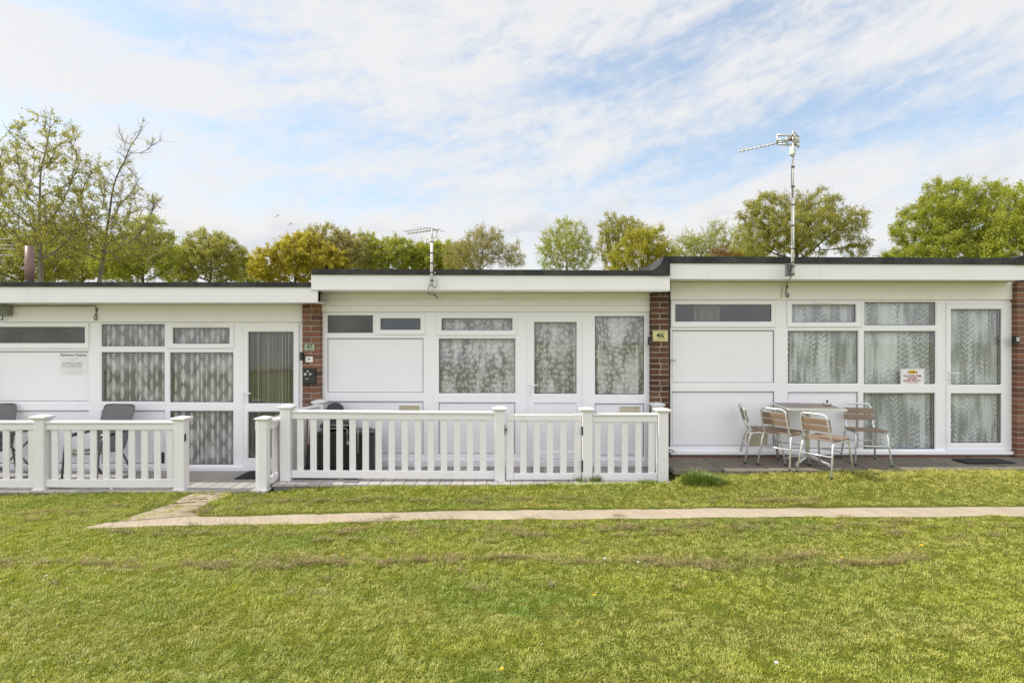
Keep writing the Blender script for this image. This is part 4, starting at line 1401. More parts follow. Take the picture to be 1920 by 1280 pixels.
# grey sling chairs on the left deck
def make_sling_chair():
    t = thing('sling_chair', (0,0,0), 'x', 'chair', 'grey sling chairs on the left deck')
    fm_ = m_plain('grey_chair_frame', (.16,.165,.17), (.13,.13,.135), rough=.4, metal=.6)
    # local x forward
    mb = MB()
    V = []; n = 10; prof = [(.26,.43),(.20,.435),(.0,.41),(-.18,.40)]
    for x, z in prof: V.append((x, z))
    for i in range(len(prof)-1):
        (x0,z0),(x1,z1) = prof[i], prof[i+1]
        mb.add([(x0,-.225,z0),(x0,.225,z0),(x1,.225,z1),(x1,-.225,z1)], [(0,1,2,3)])
        mb.add([(x0,-.225,z0-.008),(x1,-.225,z1-.008),(x1,.225,z1-.008),(x0,.225,z0-.008)], [(0,1,2,3)])
    mb.build('seat', SLING, t)
    mb = MB()
    prof = [(-.18,.40),(-.22,.52),(-.29,.75),(-.37,1.0)]
    for i in range(len(prof)-1):
        (x0,z0),(x1,z1) = prof[i], prof[i+1]
        mb.add([(x0,-.23,z0),(x0,.23,z0),(x1,.23,z1),(x1,-.23,z1)], [(0,1,2,3)])
        mb.add([(x0-.01,-.23,z0),(x1-.01,-.23,z1),(x1-.01,.23,z1),(x0-.01,.23,z0)], [(0,1,2,3)])
    mb.build('backrest', SLING, t)
    for s in (-1, 1):
        mb = MB()
        mb.tube(fillet([(.265,s*.235,.43),(-.18,s*.235,.40),(-.22,s*.24,.52),(-.375,s*.24,1.01),(-.375,s*.10,1.015)], .05), .012, 8)
        mb.build('side_rail', fm_, t)
        mb = MB(); mb.tube(fillet([(.30,s*.26,0),(.26,s*.26,.43),(.22,s*.265,.63),(-.27,s*.265,.66)], .10, 5), .013, 8); mb.build('front_leg', fm_, t)
        mb = MB(); mb.tube([(-.33,s*.255,0),(-.10,s*.255,.42)], .013, 8); mb.build('rear_leg', fm_, t)
        mb = MB(); mb.box(.0-.26, .22, s*.265-.024, s*.265+.024, .655, .675, .006); mb.build('armrest', fm_, t)
    mb = MB(); mb.tube([(.265,-.24,.42),(.265,.24,.42)], .012, 8); mb.tube([(-.375,-.12,1.015),(-.375,.12,1.015)], .012, 8); mb.build('crossbar', fm_, t)
    return t
sc = make_sling_chair()
sc.scale = (.9,.9,.9); sc.location = (PX(186, 6.86), 6.84, -.05); sc.rotation_euler = (0,0,R(264)); sc['label'] = 'grey sling chair behind the left fence under the window'
sc2 = copy_tree(sc)
sc2.location = (PX(-32, 6.86), 6.90, -.05); sc2.rotation_euler = (0,0,R(300)); sc2['label'] = 'grey sling chair cut by the left edge beside the small table'
gt_ = thing('side_table', (PX(15, 6.75), 6.75, -.05), 'grey topped table with folding legs behind the fence at the left edge', 'table')
za = PZ(806, 6.6)
fm2 = m_plain('grey_table_frame', (.20,.205,.21), rough=.4, metal=.5)
mb = MB(); xa, xb = PX(-60, 6.7), PX(53, 6.7)
mb.box(xa, xb, 6.55, 7.0, za-.008, za, .002); mb.build('tabletop', m_plain('pale_glass_top', (.5,.5,.48), (.4,.4,.39), rough=.15), gt_)
mb = MB(); mb.box(xa, xb, 6.55, 6.575, za-.035, za-.0085, .003); mb.box(xa, xb, 6.975, 7.0, za-.035, za-.0085, .003); mb.box(xb-.025, xb, 6.58, 6.97, za-.035, za-.0085, .003); mb.box(xa, xa+.025, 6.58, 6.97, za-.035, za-.0085, .003); mb.build('frame', fm2, gt_)
for yy in (6.60, 6.95):
    for (xa_, xb_) in ((xa+.06, xb-.06),(xb-.06, xa+.06)):
        mb = MB(); mb.tube([(xa_, yy, za-.03),(xb_, yy+.012, -.05)], .012, 8); mb.build('leg', fm2, gt_)

# things stored behind the middle fence: black barbecue cart, chair, bin, dustpan
Yb = 6.98
bb = thing('barbecue_cart', (PX(648, Yb), Yb, 0), 'black barbecue cart with pale rail handles behind the middle fence', 'barbecue')
mb = MB(); mb.box(PX(600,Yb), PX(692,Yb), 6.82, 7.2, .08, PZ(806,Yb), .02); mb.build('cabinet', BLACKP, bb)
mb = MB(); mb.box(PX(604,Yb), PX(662,Yb), 6.84, 7.18, PZ(805,Yb), PZ(788,Yb), .05); mb.build('lid', BLACKP, bb)
mb = MB(); mb.tube([(PX(618,6.78),6.78,PZ(797,6.78)),(PX(671,6.78),6.78,PZ(797,6.78)),(PX(671.5,6.78),6.78,PZ(850,6.78))], .009, 8); mb.build('rail', STEEL, bb)
mb = MB(); mb.tube([(PX(600,6.8),6.8,PZ(803,6.8)),(PX(648,6.8),6.8,PZ(803,6.8)),(PX(651,6.8),6.8,PZ(806,6.8)),(PX(651,6.8),6.8,PZ(832,6.8))], .007, 8); mb.build('rail', STEEL, bb)
mb = MB(); mb.box(PX(650,6.8), PX(657,6.8), 6.78, 6.818, PZ(833,6.8), PZ(827,6.8), .004); mb.build('knob', STEEL, bb)
for xx in (PX(606,Yb), PX(686,Yb)):
    mb = MB(); mb.tube([(xx, 6.86, .06),(xx, 6.92, .06)], .06, 14); mb.build('wheel', RUBBER, bb)
    mb = MB(); mb.box(xx-.02, xx+.02, 7.12, 7.16, 0, .09, .003); mb.build('leg', BLACKP, bb)
pc = thing('plastic_chair', (PX(628, 7.2), 7.18, 0), 'dark chair with a rounded back showing above the middle fence rail', 'chair')
mb = MB()
cx = PX(628, 7.22); zt_ = PZ(754.5, 7.22)
pts = [(cx + .115*math.cos(a)*1.0, zt_ - .10 + .10*math.sin(a)) for a in np.linspace(0, math.pi, 14)]
poly = [(cx-.105, .45), (cx+.105, .45)] + pts
mb.prism_y(poly, 7.22, 7.245); mb.build('backrest', DARKG, pc)
mb = MB(); mb.box(cx-.15, cx+.15, 7.205, 7.219, .42, .45, .004); mb.build('seat', DARKG, pc)
for xx in (-.13, .13):
    mb = MB(); mb.tube([(cx+xx, 7.23, 0),(cx+xx*.8, 7.23, .45)], .012, 8); mb.build('leg', DARKG, pc)
bn = thing('storage_bin', (PX(699, 6.95), 6.95, 0), 'dark grey tapered bin beside the black barbecue cart', 'bin')
mb = MB()
xa, xb = PX(693.5,6.95), PX(706,6.95)
zt2 = PZ(812, 6.95)
mb.add([(xa+.01,6.86,.0),(xb-.012,6.86,.0),(xb-.012,7.1,.0),(xa+.01,7.1,.0),(xa,6.83,zt2),(xb,6.83,zt2),(xb,7.13,zt2),(xa,7.13,zt2)], [(0,3,2,1),(0,1,5,4),(1,2,6,5),(2,3,7,6),(3,0,4,7),(4,5,6,7)])
mb.build('body', DARKG, bn)
mb = MB(); mb.box(xa-.008, xb+.008, 6.82, 7.14, zt2+.001, zt2+.03, .008); mb.build('lid', BLACKP, bn)
dp = thing('dustpan', (PX(578, 6.86), 6.86, 0), 'long-handled black dustpan with pale pole leaning by the side fence', 'dustpan')
mb = MB(); mb.tube([P(578.5, 832, 6.88), P(580.2, 779, 6.94)], .011, 8); mb.build('handle', FENCEW, dp)
mb = MB()
a0 = P(574,885,6.85); a1 = P(583,885,6.85)
mb.add([(a0[0],6.80,.004),(a1[0],6.80,.004),(a1[0],6.92,.004),(a0[0],6.92,.004),(a0[0]+.012,6.85,.36),(a1[0]-.008,6.85,.36),(a1[0]-.008,6.93,.36),(a0[0]+.012,6.93,.36)], [(0,3,2,1),(0,1,5,4),(1,2,6,5),(2,3,7,6),(3,0,4,7),(4,5,6,7)])
mb.build('pan', BLACKP, dp)

# door mats
mb = MB(); mb.box(PX(449,7.0), PX(500,7.0)-.02, 6.86, 7.27, -.049, -.036, .004)
o = mb.build('door_mat', MAT_M, None, (PX(474,7.0), 7.0, -.049)); tag(o, 'black door mat on the left deck below the striped curtain door', 'door mat')
mb = MB(); ya_, yb_ = (CAMZ-.14)*F/(869-640), (CAMZ-.14)*F/(860.5-640)
mb.box(PX(1815,ya_), PX(1905,ya_), ya_, min(yb_,7.26), .1395, .153, .004)
o = mb.build('door_mat', MAT_M, None, (PX(1860,7.0), 7.0, .139)); tag(o, 'black door mat on the slab patio below the right door', 'door mat')

# ------------------------------------------------------------------ grass
def inside(poly, x, y):
    poly = np.asarray(poly)[:, :2]
    c = np.zeros(len(x), bool); n = len(poly); j = n-1
    for i in range(n):
        xi, yi = poly[i]; xj, yj = poly[j]
        if yi != yj:
            m = ((yi > y) != (yj > y)) & (x < (xj-xi)*(y-yi)/(yj-yi)+xi)
            c ^= m
        j = i
    return c

def blades(name, x, y, z, L, W, lean, mat, rng, az=None, base_lift=0., parent=None, origin=None):
    n = len(x)
    az = rng.uniform(0, 2*np.pi, n) if az is None else az
    dx, dy = np.cos(az), np.sin(az)
    sx, sy = -dy, dx
    tw = rng.uniform(-1.2, 1.2, n)
    sx2 = sx*np.cos(tw) + dx*np.sin(tw)*.6; sy2 = sy*np.cos(tw) + dy*np.sin(tw)*.6
    h = L*np.cos(lean); d = L*np.sin(lean)
    Bp = np.stack([x, y, z - .004 + base_lift], -1)
    M = np.stack([x + dx*d*.35, y + dy*d*.35, z + base_lift + h*.55], -1)
    S = np.stack([sx2*W/2, sy2*W/2, np.zeros(n)], -1)
    T = np.stack([x + dx*d, y + dy*d, z + base_lift + h*.9], -1)
    Vv = np.empty((n, 4, 3)); Vv[:,0] = Bp; Vv[:,1] = M + S; Vv[:,2] = T; Vv[:,3] = M - S
    Qd = np.arange(n*4).reshape(n, 4)
    return np_mesh(name, Vv.reshape(-1,3), Qd, mat, parent=parent, origin=origin)

rng = np.random.default_rng(11)
N = 900000
yy = 2.2 + (6.75-2.2)*rng.random(N)**1.12
xx = rng.uniform(-1, 1, N)*np.minimum(yy*1.02 + .9, 7.6)
# thinner cover to the sides, beyond the frame
Nx = 260000
xs_ = rng.uniform(5.2, 11.0, Nx)*np.where(rng.random(Nx) < .5, -1, 1); ys_ = rng.uniform(1.6, 6.75, Nx)
out_ = np.abs(xs_) > np.minimum(ys_*1.02 + .9, 7.6)
xx = np.concatenate([xx, xs_[out_]]); yy = np.concatenate([yy, ys_[out_]]); N = len(xx)
def vnoise(x, y, sc, seed):
    tb = np.random.default_rng(seed).random((512, 512))
    u = x/sc + 200.0; v = y/sc + 200.0
    i = np.floor(u).astype(int); j = np.floor(v).astype(int); fu = u - i; fv = v - j
    fu = fu*fu*(3-2*fu); fv = fv*fv*(3-2*fv)
    g = lambda a, b_: tb[a % 512, b_ % 512]
    return (g(i,j)*(1-fu) + g(i+1,j)*fu)*(1-fv) + (g(i,j+1)*(1-fu) + g(i+1,j+1)*fu)*fv
rag = (vnoise(xx, yy, .10, 21) - .5)*.09 + (vnoise(xx, yy, .45, 22) - .5)*.06
keep = ~inside(path_poly, xx, yy + rag)
keep &= ~(inside(soil_poly, xx + rag*2.5, yy + rag) & (vnoise(xx, yy, .14, 23) < .74) & (rng.random(N) < .96))
keep &= ~((xx > -2.86) & (xx < 1.93) & (yy > 6.44))
keep &= ~((xx <= -2.86) & (yy > 6.34))
keep &= ~((xx > 1.93) & (yy > 6.62))
xx, yy = xx[keep], yy[keep]
n = len(xx)
cl1 = vnoise(xx, yy, .045, 1); cl2 = vnoise(xx, yy, .16, 2); cl3 = vnoise(xx, yy, .6, 3)
hm = .5 + .5*np.sin(xx*1.7 + np.sin(yy*2.3)*1.4)*np.cos(yy*2.6 + xx*.6)
L = (.010 + .016*rng.random(n))*(.55 + .75*cl1 + .18*cl2 + .25*cl3)
edge = (yy > 6.28); L[edge] *= 1.7
az_c = 6.28*vnoise(xx, yy, .07, 4)*1.6 + rng.normal(0, .9, n)
o = blades('grass', xx, yy, ground_z(xx, yy), L, .0017 + .0016*rng.random(n) + .0003*yy, np.radians(18 + 62*rng.random(n)), GRASSM, rng, az=az_c, base_lift=.004*(cl2 - .5) + .006*cl1)
tag(o, 'mown grass blades covering the lawn', 'grass', kind='stuff')

# dry clippings left in rows by the mower
cl_pts = []
rnd = random.Random(4)
def row(pts, n, ry=.03, spread=5, big=1.):
    for _ in range(n):
        q = rnd.random()*(len(pts)-1); i = int(q); u = q-i
        a, b_ = pts[i], pts[min(i+1, len(pts)-1)]
        cl_pts.append((a[0]+(b_[0]-a[0])*u, a[1]+(b_[1]-a[1])*u + rnd.gauss(0, spread), rnd.uniform(.03,.20)*big, ry*rnd.uniform(.35,1.2)*big))
row([(330,965),(520,940),(700,938),(900,940),(1100,942),(1400,938),(1560,936)], 60, .02, 4)
row([(180,1000),(420,996),(640,990),(900,993),(1100,988),(1330,990),(1600,985),(1910,992)], 80, .028, 7)
row([(0,1062),(260,1066),(500,1060),(700,1054),(870,1049),(1080,1056),(1300,1058),(1500,1052),(1740,1056)], 110, .03, 5)
row([(560,1010),(900,1003),(1100,1000),(1400,1000),(1900,1003)], 40, .025, 8)
row([(0,975),(150,965),(250,958)], 8, .025, 6)
row([(60,1100),(300,1095),(900,1100),(1500,1090)], 10, .03, 14, .7)
px_, py_, k = [], [], 0
for (a, b_, rx, ry) in cl_pts:
    gx_, gy_, gz_ = G(a, b_)
    m = int(30 + 330*rx)
    px_.append(rng.normal(gx_, rx*.5, m)); py_.append(rng.normal(gy_, ry*.6, m))
cx_ = np.concatenate(px_); cy_ = np.concatenate(py_); m = len(cx_)
o = blades('grass_clippings', cx_, cy_, ground_z(cx_, cy_), .03 + .035*rng.random(m), .003 + .003*rng.random(m), np.radians(62 + 26*rng.random(m)), DRYM, rng, base_lift=.008 + .032*rng.random(m)**2)
tag(o, 'dry brown mown clippings lying in loose rows on the lawn', 'clippings', kind='stuff')

def tuft(px, py, rad, hgt, n, label, seed, depth_scale=.5, mat=TUFTM, lean=38):
    r2 = np.random.default_rng(seed)
    gx_, gy_, gz_ = G(px, py)
    a = r2.uniform(0, 2*np.pi, n); q = np.sqrt(r2.random(n))
    nl = 5; li = r2.integers(0, nl, n)
    lx = r2.uniform(-.62, .62, nl); ly = r2.uniform(-.5, .5, nl); lh = r2.uniform(.55, 1.25, nl)
    q = q*.75
    x = gx_ + rad*(lx[li] + .55*q*np.cos(a)); y = gy_ + rad*depth_scale*(ly[li] + .6*q*np.sin(a))
    Lh = hgt*lh[li]*(1.1-.75*q**1.5)*(.45+.75*r2.random(n))
    o = blades('grass_tuft', x, y, ground_z(x, y), Lh, .004+.004*r2.random(n), np.radians(8+lean*r2.random(n)), mat, r2, az=a + r2.normal(0,.8,n), origin=(gx_,gy_,gz_))
    tag(o, label, 'grass tuft', 'longer grass tufts by the fences and patio')
tuft(1312, 902, .28, .17, 2300, 'thick dark green tuft of grass at the patio corner', 1, .6, lean=62)
tuft(335, 916, .16, .13, 420, 'grass tuft at the foot of the left fence end post', 2)
tuft(940, 907, .14, .10, 420, 'grass tuft under the latch side post of the closed gate', 3)
tuft(1103, 906, .15, .13, 600, 'grass tuft under the hinge side post of the closed gate', 4)
tuft(1215, 907, .20, .09, 460, 'thin grass tuft under the last panel of the middle fence', 5)
tuft(640, 912, .34, .055, 500, 'low dark grass fringe along the middle deck edge near the barbecue', 6, .25)
tuft(1016, 911, .25, .05, 360, 'low grass fringe growing before the closed gate', 7, .25)

YELP = m_plain('dandelion_petals', (.75,.55,.02), (.65,.42,.02), rough=.7)
WHP = m_plain('daisy_petals', (.72,.72,.68), rough=.7)
STEMM = m_plain('flower_stem', (.12,.2,.04), rough=.7)
def flower(name, px, py, r, mat, label, seed):
    x, y, z = G(px, py)
    t = thing(name, (x, y, z), label, 'flower', 'small flowers in the lawn')
    rd = random.Random(seed); h = .042
    mb = MB(); mb.tube([(x,y,z),(x+.004,y,z+h)], .0018, 5); mb.build('stem', STEMM, t)
    mb = MB()
    for ringi, (rr, zz, nn) in enumerate(((r, .004, 12), (r*.65, .009, 9))):
        for k in range(nn):
            a = 2*math.pi*k/nn + ringi*.3
            c, s = math.cos(a), math.sin(a)
            wv = r*.22
            mb.add([(x+.004,y,z+h),(x+.004+c*rr*.6-s*wv,y+s*rr*.6+c*wv,z+h+zz*.5),(x+.004+c*rr,y+s*rr,z+h+zz),(x+.004+c*rr*.6+s*wv,y+s*rr*.6-c*wv,z+h+zz*.5)], [(0,3,2,1)])
    mb.build('petals', mat, t)
flower('dandelion', 1727, 1032, .020, YELP, 'yellow dandelion at the right of the lawn, the largest one', 1)
flower('dandelion', 1578, 1055, .015, YELP, 'yellow dandelion beside the dry clippings row on the right', 2)
flower('dandelion', 1113, 1127, .014, YELP, 'yellow dandelion in open lawn right of the dark green patch', 3)
flower('dandelion', 642, 1049, .013, YELP, 'yellow dandelion left of the middle in the clippings row', 4)
flower('dandelion', 939, 1269, .014, YELP, 'yellow dandelion at the bottom edge of the lawn', 5)
flower('daisy', 1133, 1057, .015, WHP, 'white daisy amid the thickest dry clippings row', 6)
flower('daisy', 85, 1090, .012, WHP, 'white daisy alone at the left of the lawn', 7)
flower('daisy', 1195, 1064, .012, WHP, 'white daisy just right of the clippings row daisy', 8)
flower('daisy', 1454, 1257, .013, WHP, 'white daisy at the bottom right of the lawn', 9)

# ------------------------------------------------------------------ trees
def leaf_mat(name, a, b_, c, trans=.55):
    return leafy(name, [(0, a), (.45, b_), (.8, c), (1, tuple(q*1.2 for q in c))], trans, (tuple(q*.8 for q in a), .4), 1.1, 1.3, .03)
L_OLIVE = leaf_mat('olive_leaves', (0.264,0.264,0.048), (0.348,0.336,0.070), (0.432,0.396,0.108))
L_GREEN = leaf_mat('spring_green_leaves', (0.276,0.299,0.039), (0.356,0.374,0.053), (0.437,0.437,0.086))
L_LIME = leaf_mat('light_green_leaves', (0.270,0.313,0.030), (0.356,0.389,0.043), (0.454,0.454,0.076))
L_GOLD = leaf_mat('golden_leaves', (0.370,0.319,0.034), (0.470,0.398,0.045), (0.515,0.448,0.078))
L_TAN = leaf_mat('tan_green_leaves', (0.270,0.243,0.081), (0.356,0.313,0.108), (0.432,0.378,0.151))
L_RUST = leaf_mat('rust_leaves', (.22,.085,.03), (.28,.12,.04), (.2,.14,.04))
L_YG = leaf_mat('yellow_green_leaves', (0.309,0.300,0.027), (0.399,0.369,0.037), (0.476,0.425,0.069))
BARK = m_plain('brown_bark', (.11,.085,.06), (.07,.055,.042), rough=.9, scale=5)
BARKP = m_plain('pale_grey_bark', (.22,.19,.165), (.13,.11,.095), rough=.9, scale=5)

def tubes_np(A, B, ra, rb, k=4):
    d = B - A; L = np.linalg.norm(d, axis=1, keepdims=True); d = d/np.maximum(L, 1e-6)
    up = np.where(np.abs(d[:, 2:3]) < .9, np.array([[0,0,1.]]), np.array([[1.,0,0]]))
    s = np.cross(d, up); s /= np.linalg.norm(s, axis=1, keepdims=True); t = np.cross(d, s)
    n = len(A); V = np.empty((n, 2*k, 3))
    for j in range(k):
        a = 2*np.pi*j/k; o = s*np.cos(a) + t*np.sin(a)
        V[:, j] = A + o*ra[:, None]; V[:, k+j] = B + o*rb[:, None]
    base = (np.arange(n)*2*k)[:, None]
    Q = [np.concatenate([base+j, base+(j+1) % k, base+k+(j+1) % k, base+k+j], 1) for j in range(k)]
    return V.reshape(-1, 3), np.concatenate(Q)

LEAFK = 3.1
def tree(name, label, ells, Y, base_px, mat, bark, seed, natt=260, leaf=.085, lpt=8, tw=2, twl=.42, step=.36, bare=0., dens=1., group='trees behind the chalets', rmin=.011, clump=.16, zbase=-.05):
    r = np.random.default_rng(seed)
    natt = int(natt*1.9); tw += 2; lpt = int(lpt*LEAFK); step *= .9
    E = [(PX(cx, Y), Y, PZ(cy, Y), rx*1.1*Y/F, rz*1.1*Y/F) for cx, cy, rx, rz in ells]
    vol = np.array([e[3]**2*e[4] for e in E])**.8; vol /= vol.sum()
    att = []
    for _ in range(natt):
        e = E[r.choice(len(E), p=vol)]
        v = r.normal(size=3); v /= np.linalg.norm(v); v *= r.random()**(1/3.0)
        att.append((e[0]+v[0]*e[3], e[1]+v[1]*e[3]*.9, e[2]+v[2]*e[4]))
    att = np.array(att)
    bx = PX(base_px, Y)
    zlow = max(1.2, att[:, 2].min()*.75)
    pos = [np.array([bx, Y, zbase])]; par = [-1]
    cxm = att[:, 0].mean()
    kz = int(max(3, zlow/step))
    for i in range(1, kz+1):
        q = i/kz
        pos.append(np.array([bx + (cxm-bx)*.25*q*q + r.normal(0,.03), Y + r.normal(0,.03), zbase + (zlow-zbase)*q])); par.append(len(pos)-2)
    Pn = np.array(pos)
    nd = np.full(len(att), 1e9); ni = np.zeros(len(att), int)
    def upd(i0):
        D = np.linalg.norm(att[:, None] - Pn[None, i0:], axis=2)
        m = D.argmin(1); dm = D[np.arange(len(att)), m]
        b_ = dm < nd; nd[b_] = dm[b_]; ni[b_] = m[b_] + i0
    upd(0)
    alive = np.ones(len(att), bool); kill = step*1.05
    for it in range(140):
        alive &= nd > kill
        if not alive.any(): break
        idx = np.unique(ni[alive])
        new = []
        for i in idx:
            sel = alive & (ni == i)
            v = att[sel] - Pn[i]; v /= np.linalg.norm(v, axis=1, keepdims=True)
            g = v.sum(0) + r.normal(0, .25, 3); g[2] += .12*sel.sum()
            nn = np.linalg.norm(g)
            if nn < 1e-3: continue
            new.append(Pn[i] + g/nn*step*r.uniform(.8,1.15)); par.append(i)
        if not new: break
        i0 = len(Pn); Pn = np.concatenate([Pn, np.array(new)])
        upd(i0)
        if len(Pn) > 4500: break
    n = len(Pn); par = np.array(par[:n])
    rad = np.zeros(n); p_ = 2.25
    acc = np.zeros(n)
    for i in range(n-1, 0, -1):
        if acc[i] == 0: acc[i] = rmin**p_
        acc[par[i]] += acc[i]
    rad = np.maximum(acc, rmin**p_)**(1/p_)
    t = thing(name, (bx, Y, zbase), label, 'tree', group)
    ch = np.arange(1, n)
    V, Q = tubes_np(Pn[par[ch]], Pn[ch], np.minimum(rad[par[ch]], rad[ch]*1.5), rad[ch], 5)
    Vs, Qs = [V], [Q]
    # twigs from the thin branches
    thin = np.where(rad < rmin*2.6)[0]; thin = thin[thin > kz]
    src = np.repeat(thin, tw); m = len(src)
    dirp = Pn[src] - Pn[np.maximum(par[src], 0)]; dirp /= np.maximum(np.linalg.norm(dirp, axis=1, keepdims=True), 1e-5)
    dv = dirp*.8 + r.normal(0, .6, (m, 3)); dv[:, 2] += .25; dv /= np.linalg.norm(dv, axis=1, keepdims=True)
    ln = twl*r.uniform(.5, 1.3, m)
    T0 = Pn[src]; T1 = T0 + dv*ln[:, None]
    V, Q = tubes_np(T0, T1, np.full(m, rmin*.62), np.full(m, rmin*.3), 3)
    Q = Q + len(Vs[0]); Vs.append(V)
    qa = Qs[0]
    np_mesh('trunk', np.concatenate(Vs), np.concatenate([qa, Q]), bark, parent=t)
    # leaves
    zt = Pn[:, 2].max()
    sel = np.ones(m, bool)
    if bare > 0:
        hfrac = (T0[:, 2] - zlow)/(zt - zlow)
        sel = r.random(m) > bare*np.clip(hfrac*1.3, 0, 1)
    cl_n = r.random(m); sel &= cl_n < dens
    a0, a1 = T0[sel], T1[sel]
    k = lpt
    u = r.random((len(a0), k, 1))**.7
    C = (a0[:, None] + (a1-a0)[:, None]*u + r.normal(0, clump*.45, (len(a0), k, 3))).reshape(-1, 3)
    q = len(C)
    nrm = r.normal(size=(q, 3)); nrm[:, 2] += .3; nrm /= np.linalg.norm(nrm, axis=1, keepdims=True)
    s = np.cross(nrm, r.normal(size=(q, 3))); s /= np.linalg.norm(s, axis=1, keepdims=True); w2 = np.cross(nrm, s)
    sz = leaf*.86*r.uniform(.55, 1.25, (q, 1))
    VV = np.empty((q, 4, 3)); VV[:,0] = C - s*sz*.6; VV[:,1] = C + w2*sz*.33; VV[:,2] = C + s*sz*.6; VV[:,3] = C - w2*sz*.33
    np_mesh('crown', VV.reshape(-1,3), np.arange(q*4).reshape(q,4), mat, parent=t)
    return t

tree('sparse_tree', 'tall sparse tree at the left edge with pale forking limbs and thin leaves', [(85,268,52,46),(20,320,32,60),(135,310,40,42),(75,385,85,55),(40,450,70,50),(120,450,70,40)], 22, 84, L_OLIVE, BARKP, 1, 420, .08, 9, 2, .45, .40, dens=.6, rmin=.011, clump=.10)
tree('sparse_tree', 'half-bare leaning tree with twiggy top beside the tall sparse tree', [(200,360,45,45),(243,285,22,55),(290,270,22,14),(272,385,34,20),(170,430,70,50),(240,450,60,45),(225,335,40,40)], 24, 175, L_OLIVE, BARKP, 2, 420, .08, 9, 3, .50, .40, bare=.9, dens=.75, rmin=.011, clump=.10)
tree('bushy_tree', 'yellow-green bushy tree under the half-bare leaning tree', [(275,465,45,50),(300,490,30,40),(240,490,50,35)], 30, 270, L_GREEN, BARK, 3, 260, .10, 9)
tree('bushy_tree', 'dark olive undergrowth tree behind the red-brown flue', [(40,490,70,45),(110,500,60,40),(-30,480,60,60)], 31, 60, L_OLIVE, BARK, 4, 300, .10, 9)
tree('round_tree', 'rounded olive tree between the leaning tree and the golden tree', [(395,480,50,42),(425,495,38,40),(360,495,35,35)], 36, 395, L_OLIVE, BARK, 5, 330, .10, 10, dens=.9)
tree('golden_tree', 'golden yellow tree rising behind the step in the rooflines', [(530,500,55,38),(570,480,50,40),(600,495,50,35),(500,510,35,25)], 40, 550, L_GOLD, BARK, 6, 320, .12, 11)
tree('bushy_tree', 'olive brown tree topping the golden tree on its right', [(620,465,50,38),(650,485,45,40),(580,470,35,30)], 41.5, 630, L_TAN, BARK, 7, 300, .11, 9)
tree('slim_tree', 'light green tree standing left of the short taped aerial mast', [(690,450,16,16),(740,478,40,30),(715,485,30,32)], 42, 730, L_GREEN, BARK, 8, 260, .11, 10)
tree('bushy_tree', 'darker green tree directly behind the short taped aerial mast', [(815,485,45,28),(790,492,35,25)], 43, 810, L_GREEN, BARK, 9, 220, .12, 10)
tree('wispy_tree', 'wispy tan tree right of the short taped aerial mast', [(905,462,36,32),(880,485,45,30),(958,480,28,22)], 38, 900, L_TAN, BARKP, 10, 300, .085, 7, 3, .5, dens=.8)
tree('round_tree', 'round airy pale green tree with many upright stems over the middle roof', [(1062,455,46,38),(1045,485,34,35),(1085,485,30,35)], 36, 1064, L_LIME, BARKP, 11, 330, .085, 7, 2, .4, dens=.95)
tree('round_tree', 'olive domed tree behind the yellow-green bush', [(1160,432,36,26),(1145,470,26,40),(1195,445,22,25)], 39, 1158, L_OLIVE, BARK, 12, 260, .10, 8, dens=.85)
tree('bushy_tree', 'dense yellow-green bush before the roof step', [(1205,470,46,38),(1170,495,30,28),(1240,490,30,30)], 33, 1205, L_YG, BARK, 13, 330, .095, 10)
tree('wispy_tree', 'light wispy green trees right of the roof step', [(1300,465,36,28),(1345,445,26,28),(1330,480,45,25),(1275,480,25,25)], 38, 1315, L_GREEN, BARKP, 14, 300, .09, 7, 2, .55, dens=.75)
tree('rust_shrub', 'small rust red shrub peeping over the right roof', [(1352,478,16,12),(1375,484,16,10)], 34, 1356, L_RUST, BARK, 15, 80, .08, 8)
tree('spreading_tree', 'broad olive tree spreading behind the tall aerial mast', [(1440,400,46,34),(1530,388,40,32),(1585,425,38,34),(1490,440,80,40),(1600,465,30,18),(1415,450,30,40)], 31, 1500, L_OLIVE, BARK, 16, 598, .085, 12, 2, .42, .40, dens=.95)
tree('bushy_tree', 'large bright green tree at the right with billowing crown', [(1775,385,50,50),(1845,372,42,30),(1735,435,55,48),(1810,440,65,55),(1705,470,32,24),(1760,480,80,35)], 27, 1785, L_LIME, BARK, 17, 644, .085, 15, 2, .40, .38)
tree('bushy_tree', 'bright green tree cut by the right edge of view', [(1915,385,38,30),(1910,440,55,45),(1960,420,60,60),(1880,485,50,28)], 25, 1915, L_LIME, BARK, 18, 482, .085, 15, 2, .40, .38)
tree('slim_tree', 'thin lime tree in the gap left of the spreading tree', [(1390,445,18,22),(1395,475,25,22)], 36, 1393, L_GREEN, BARKP, 19, 110, .09, 8)

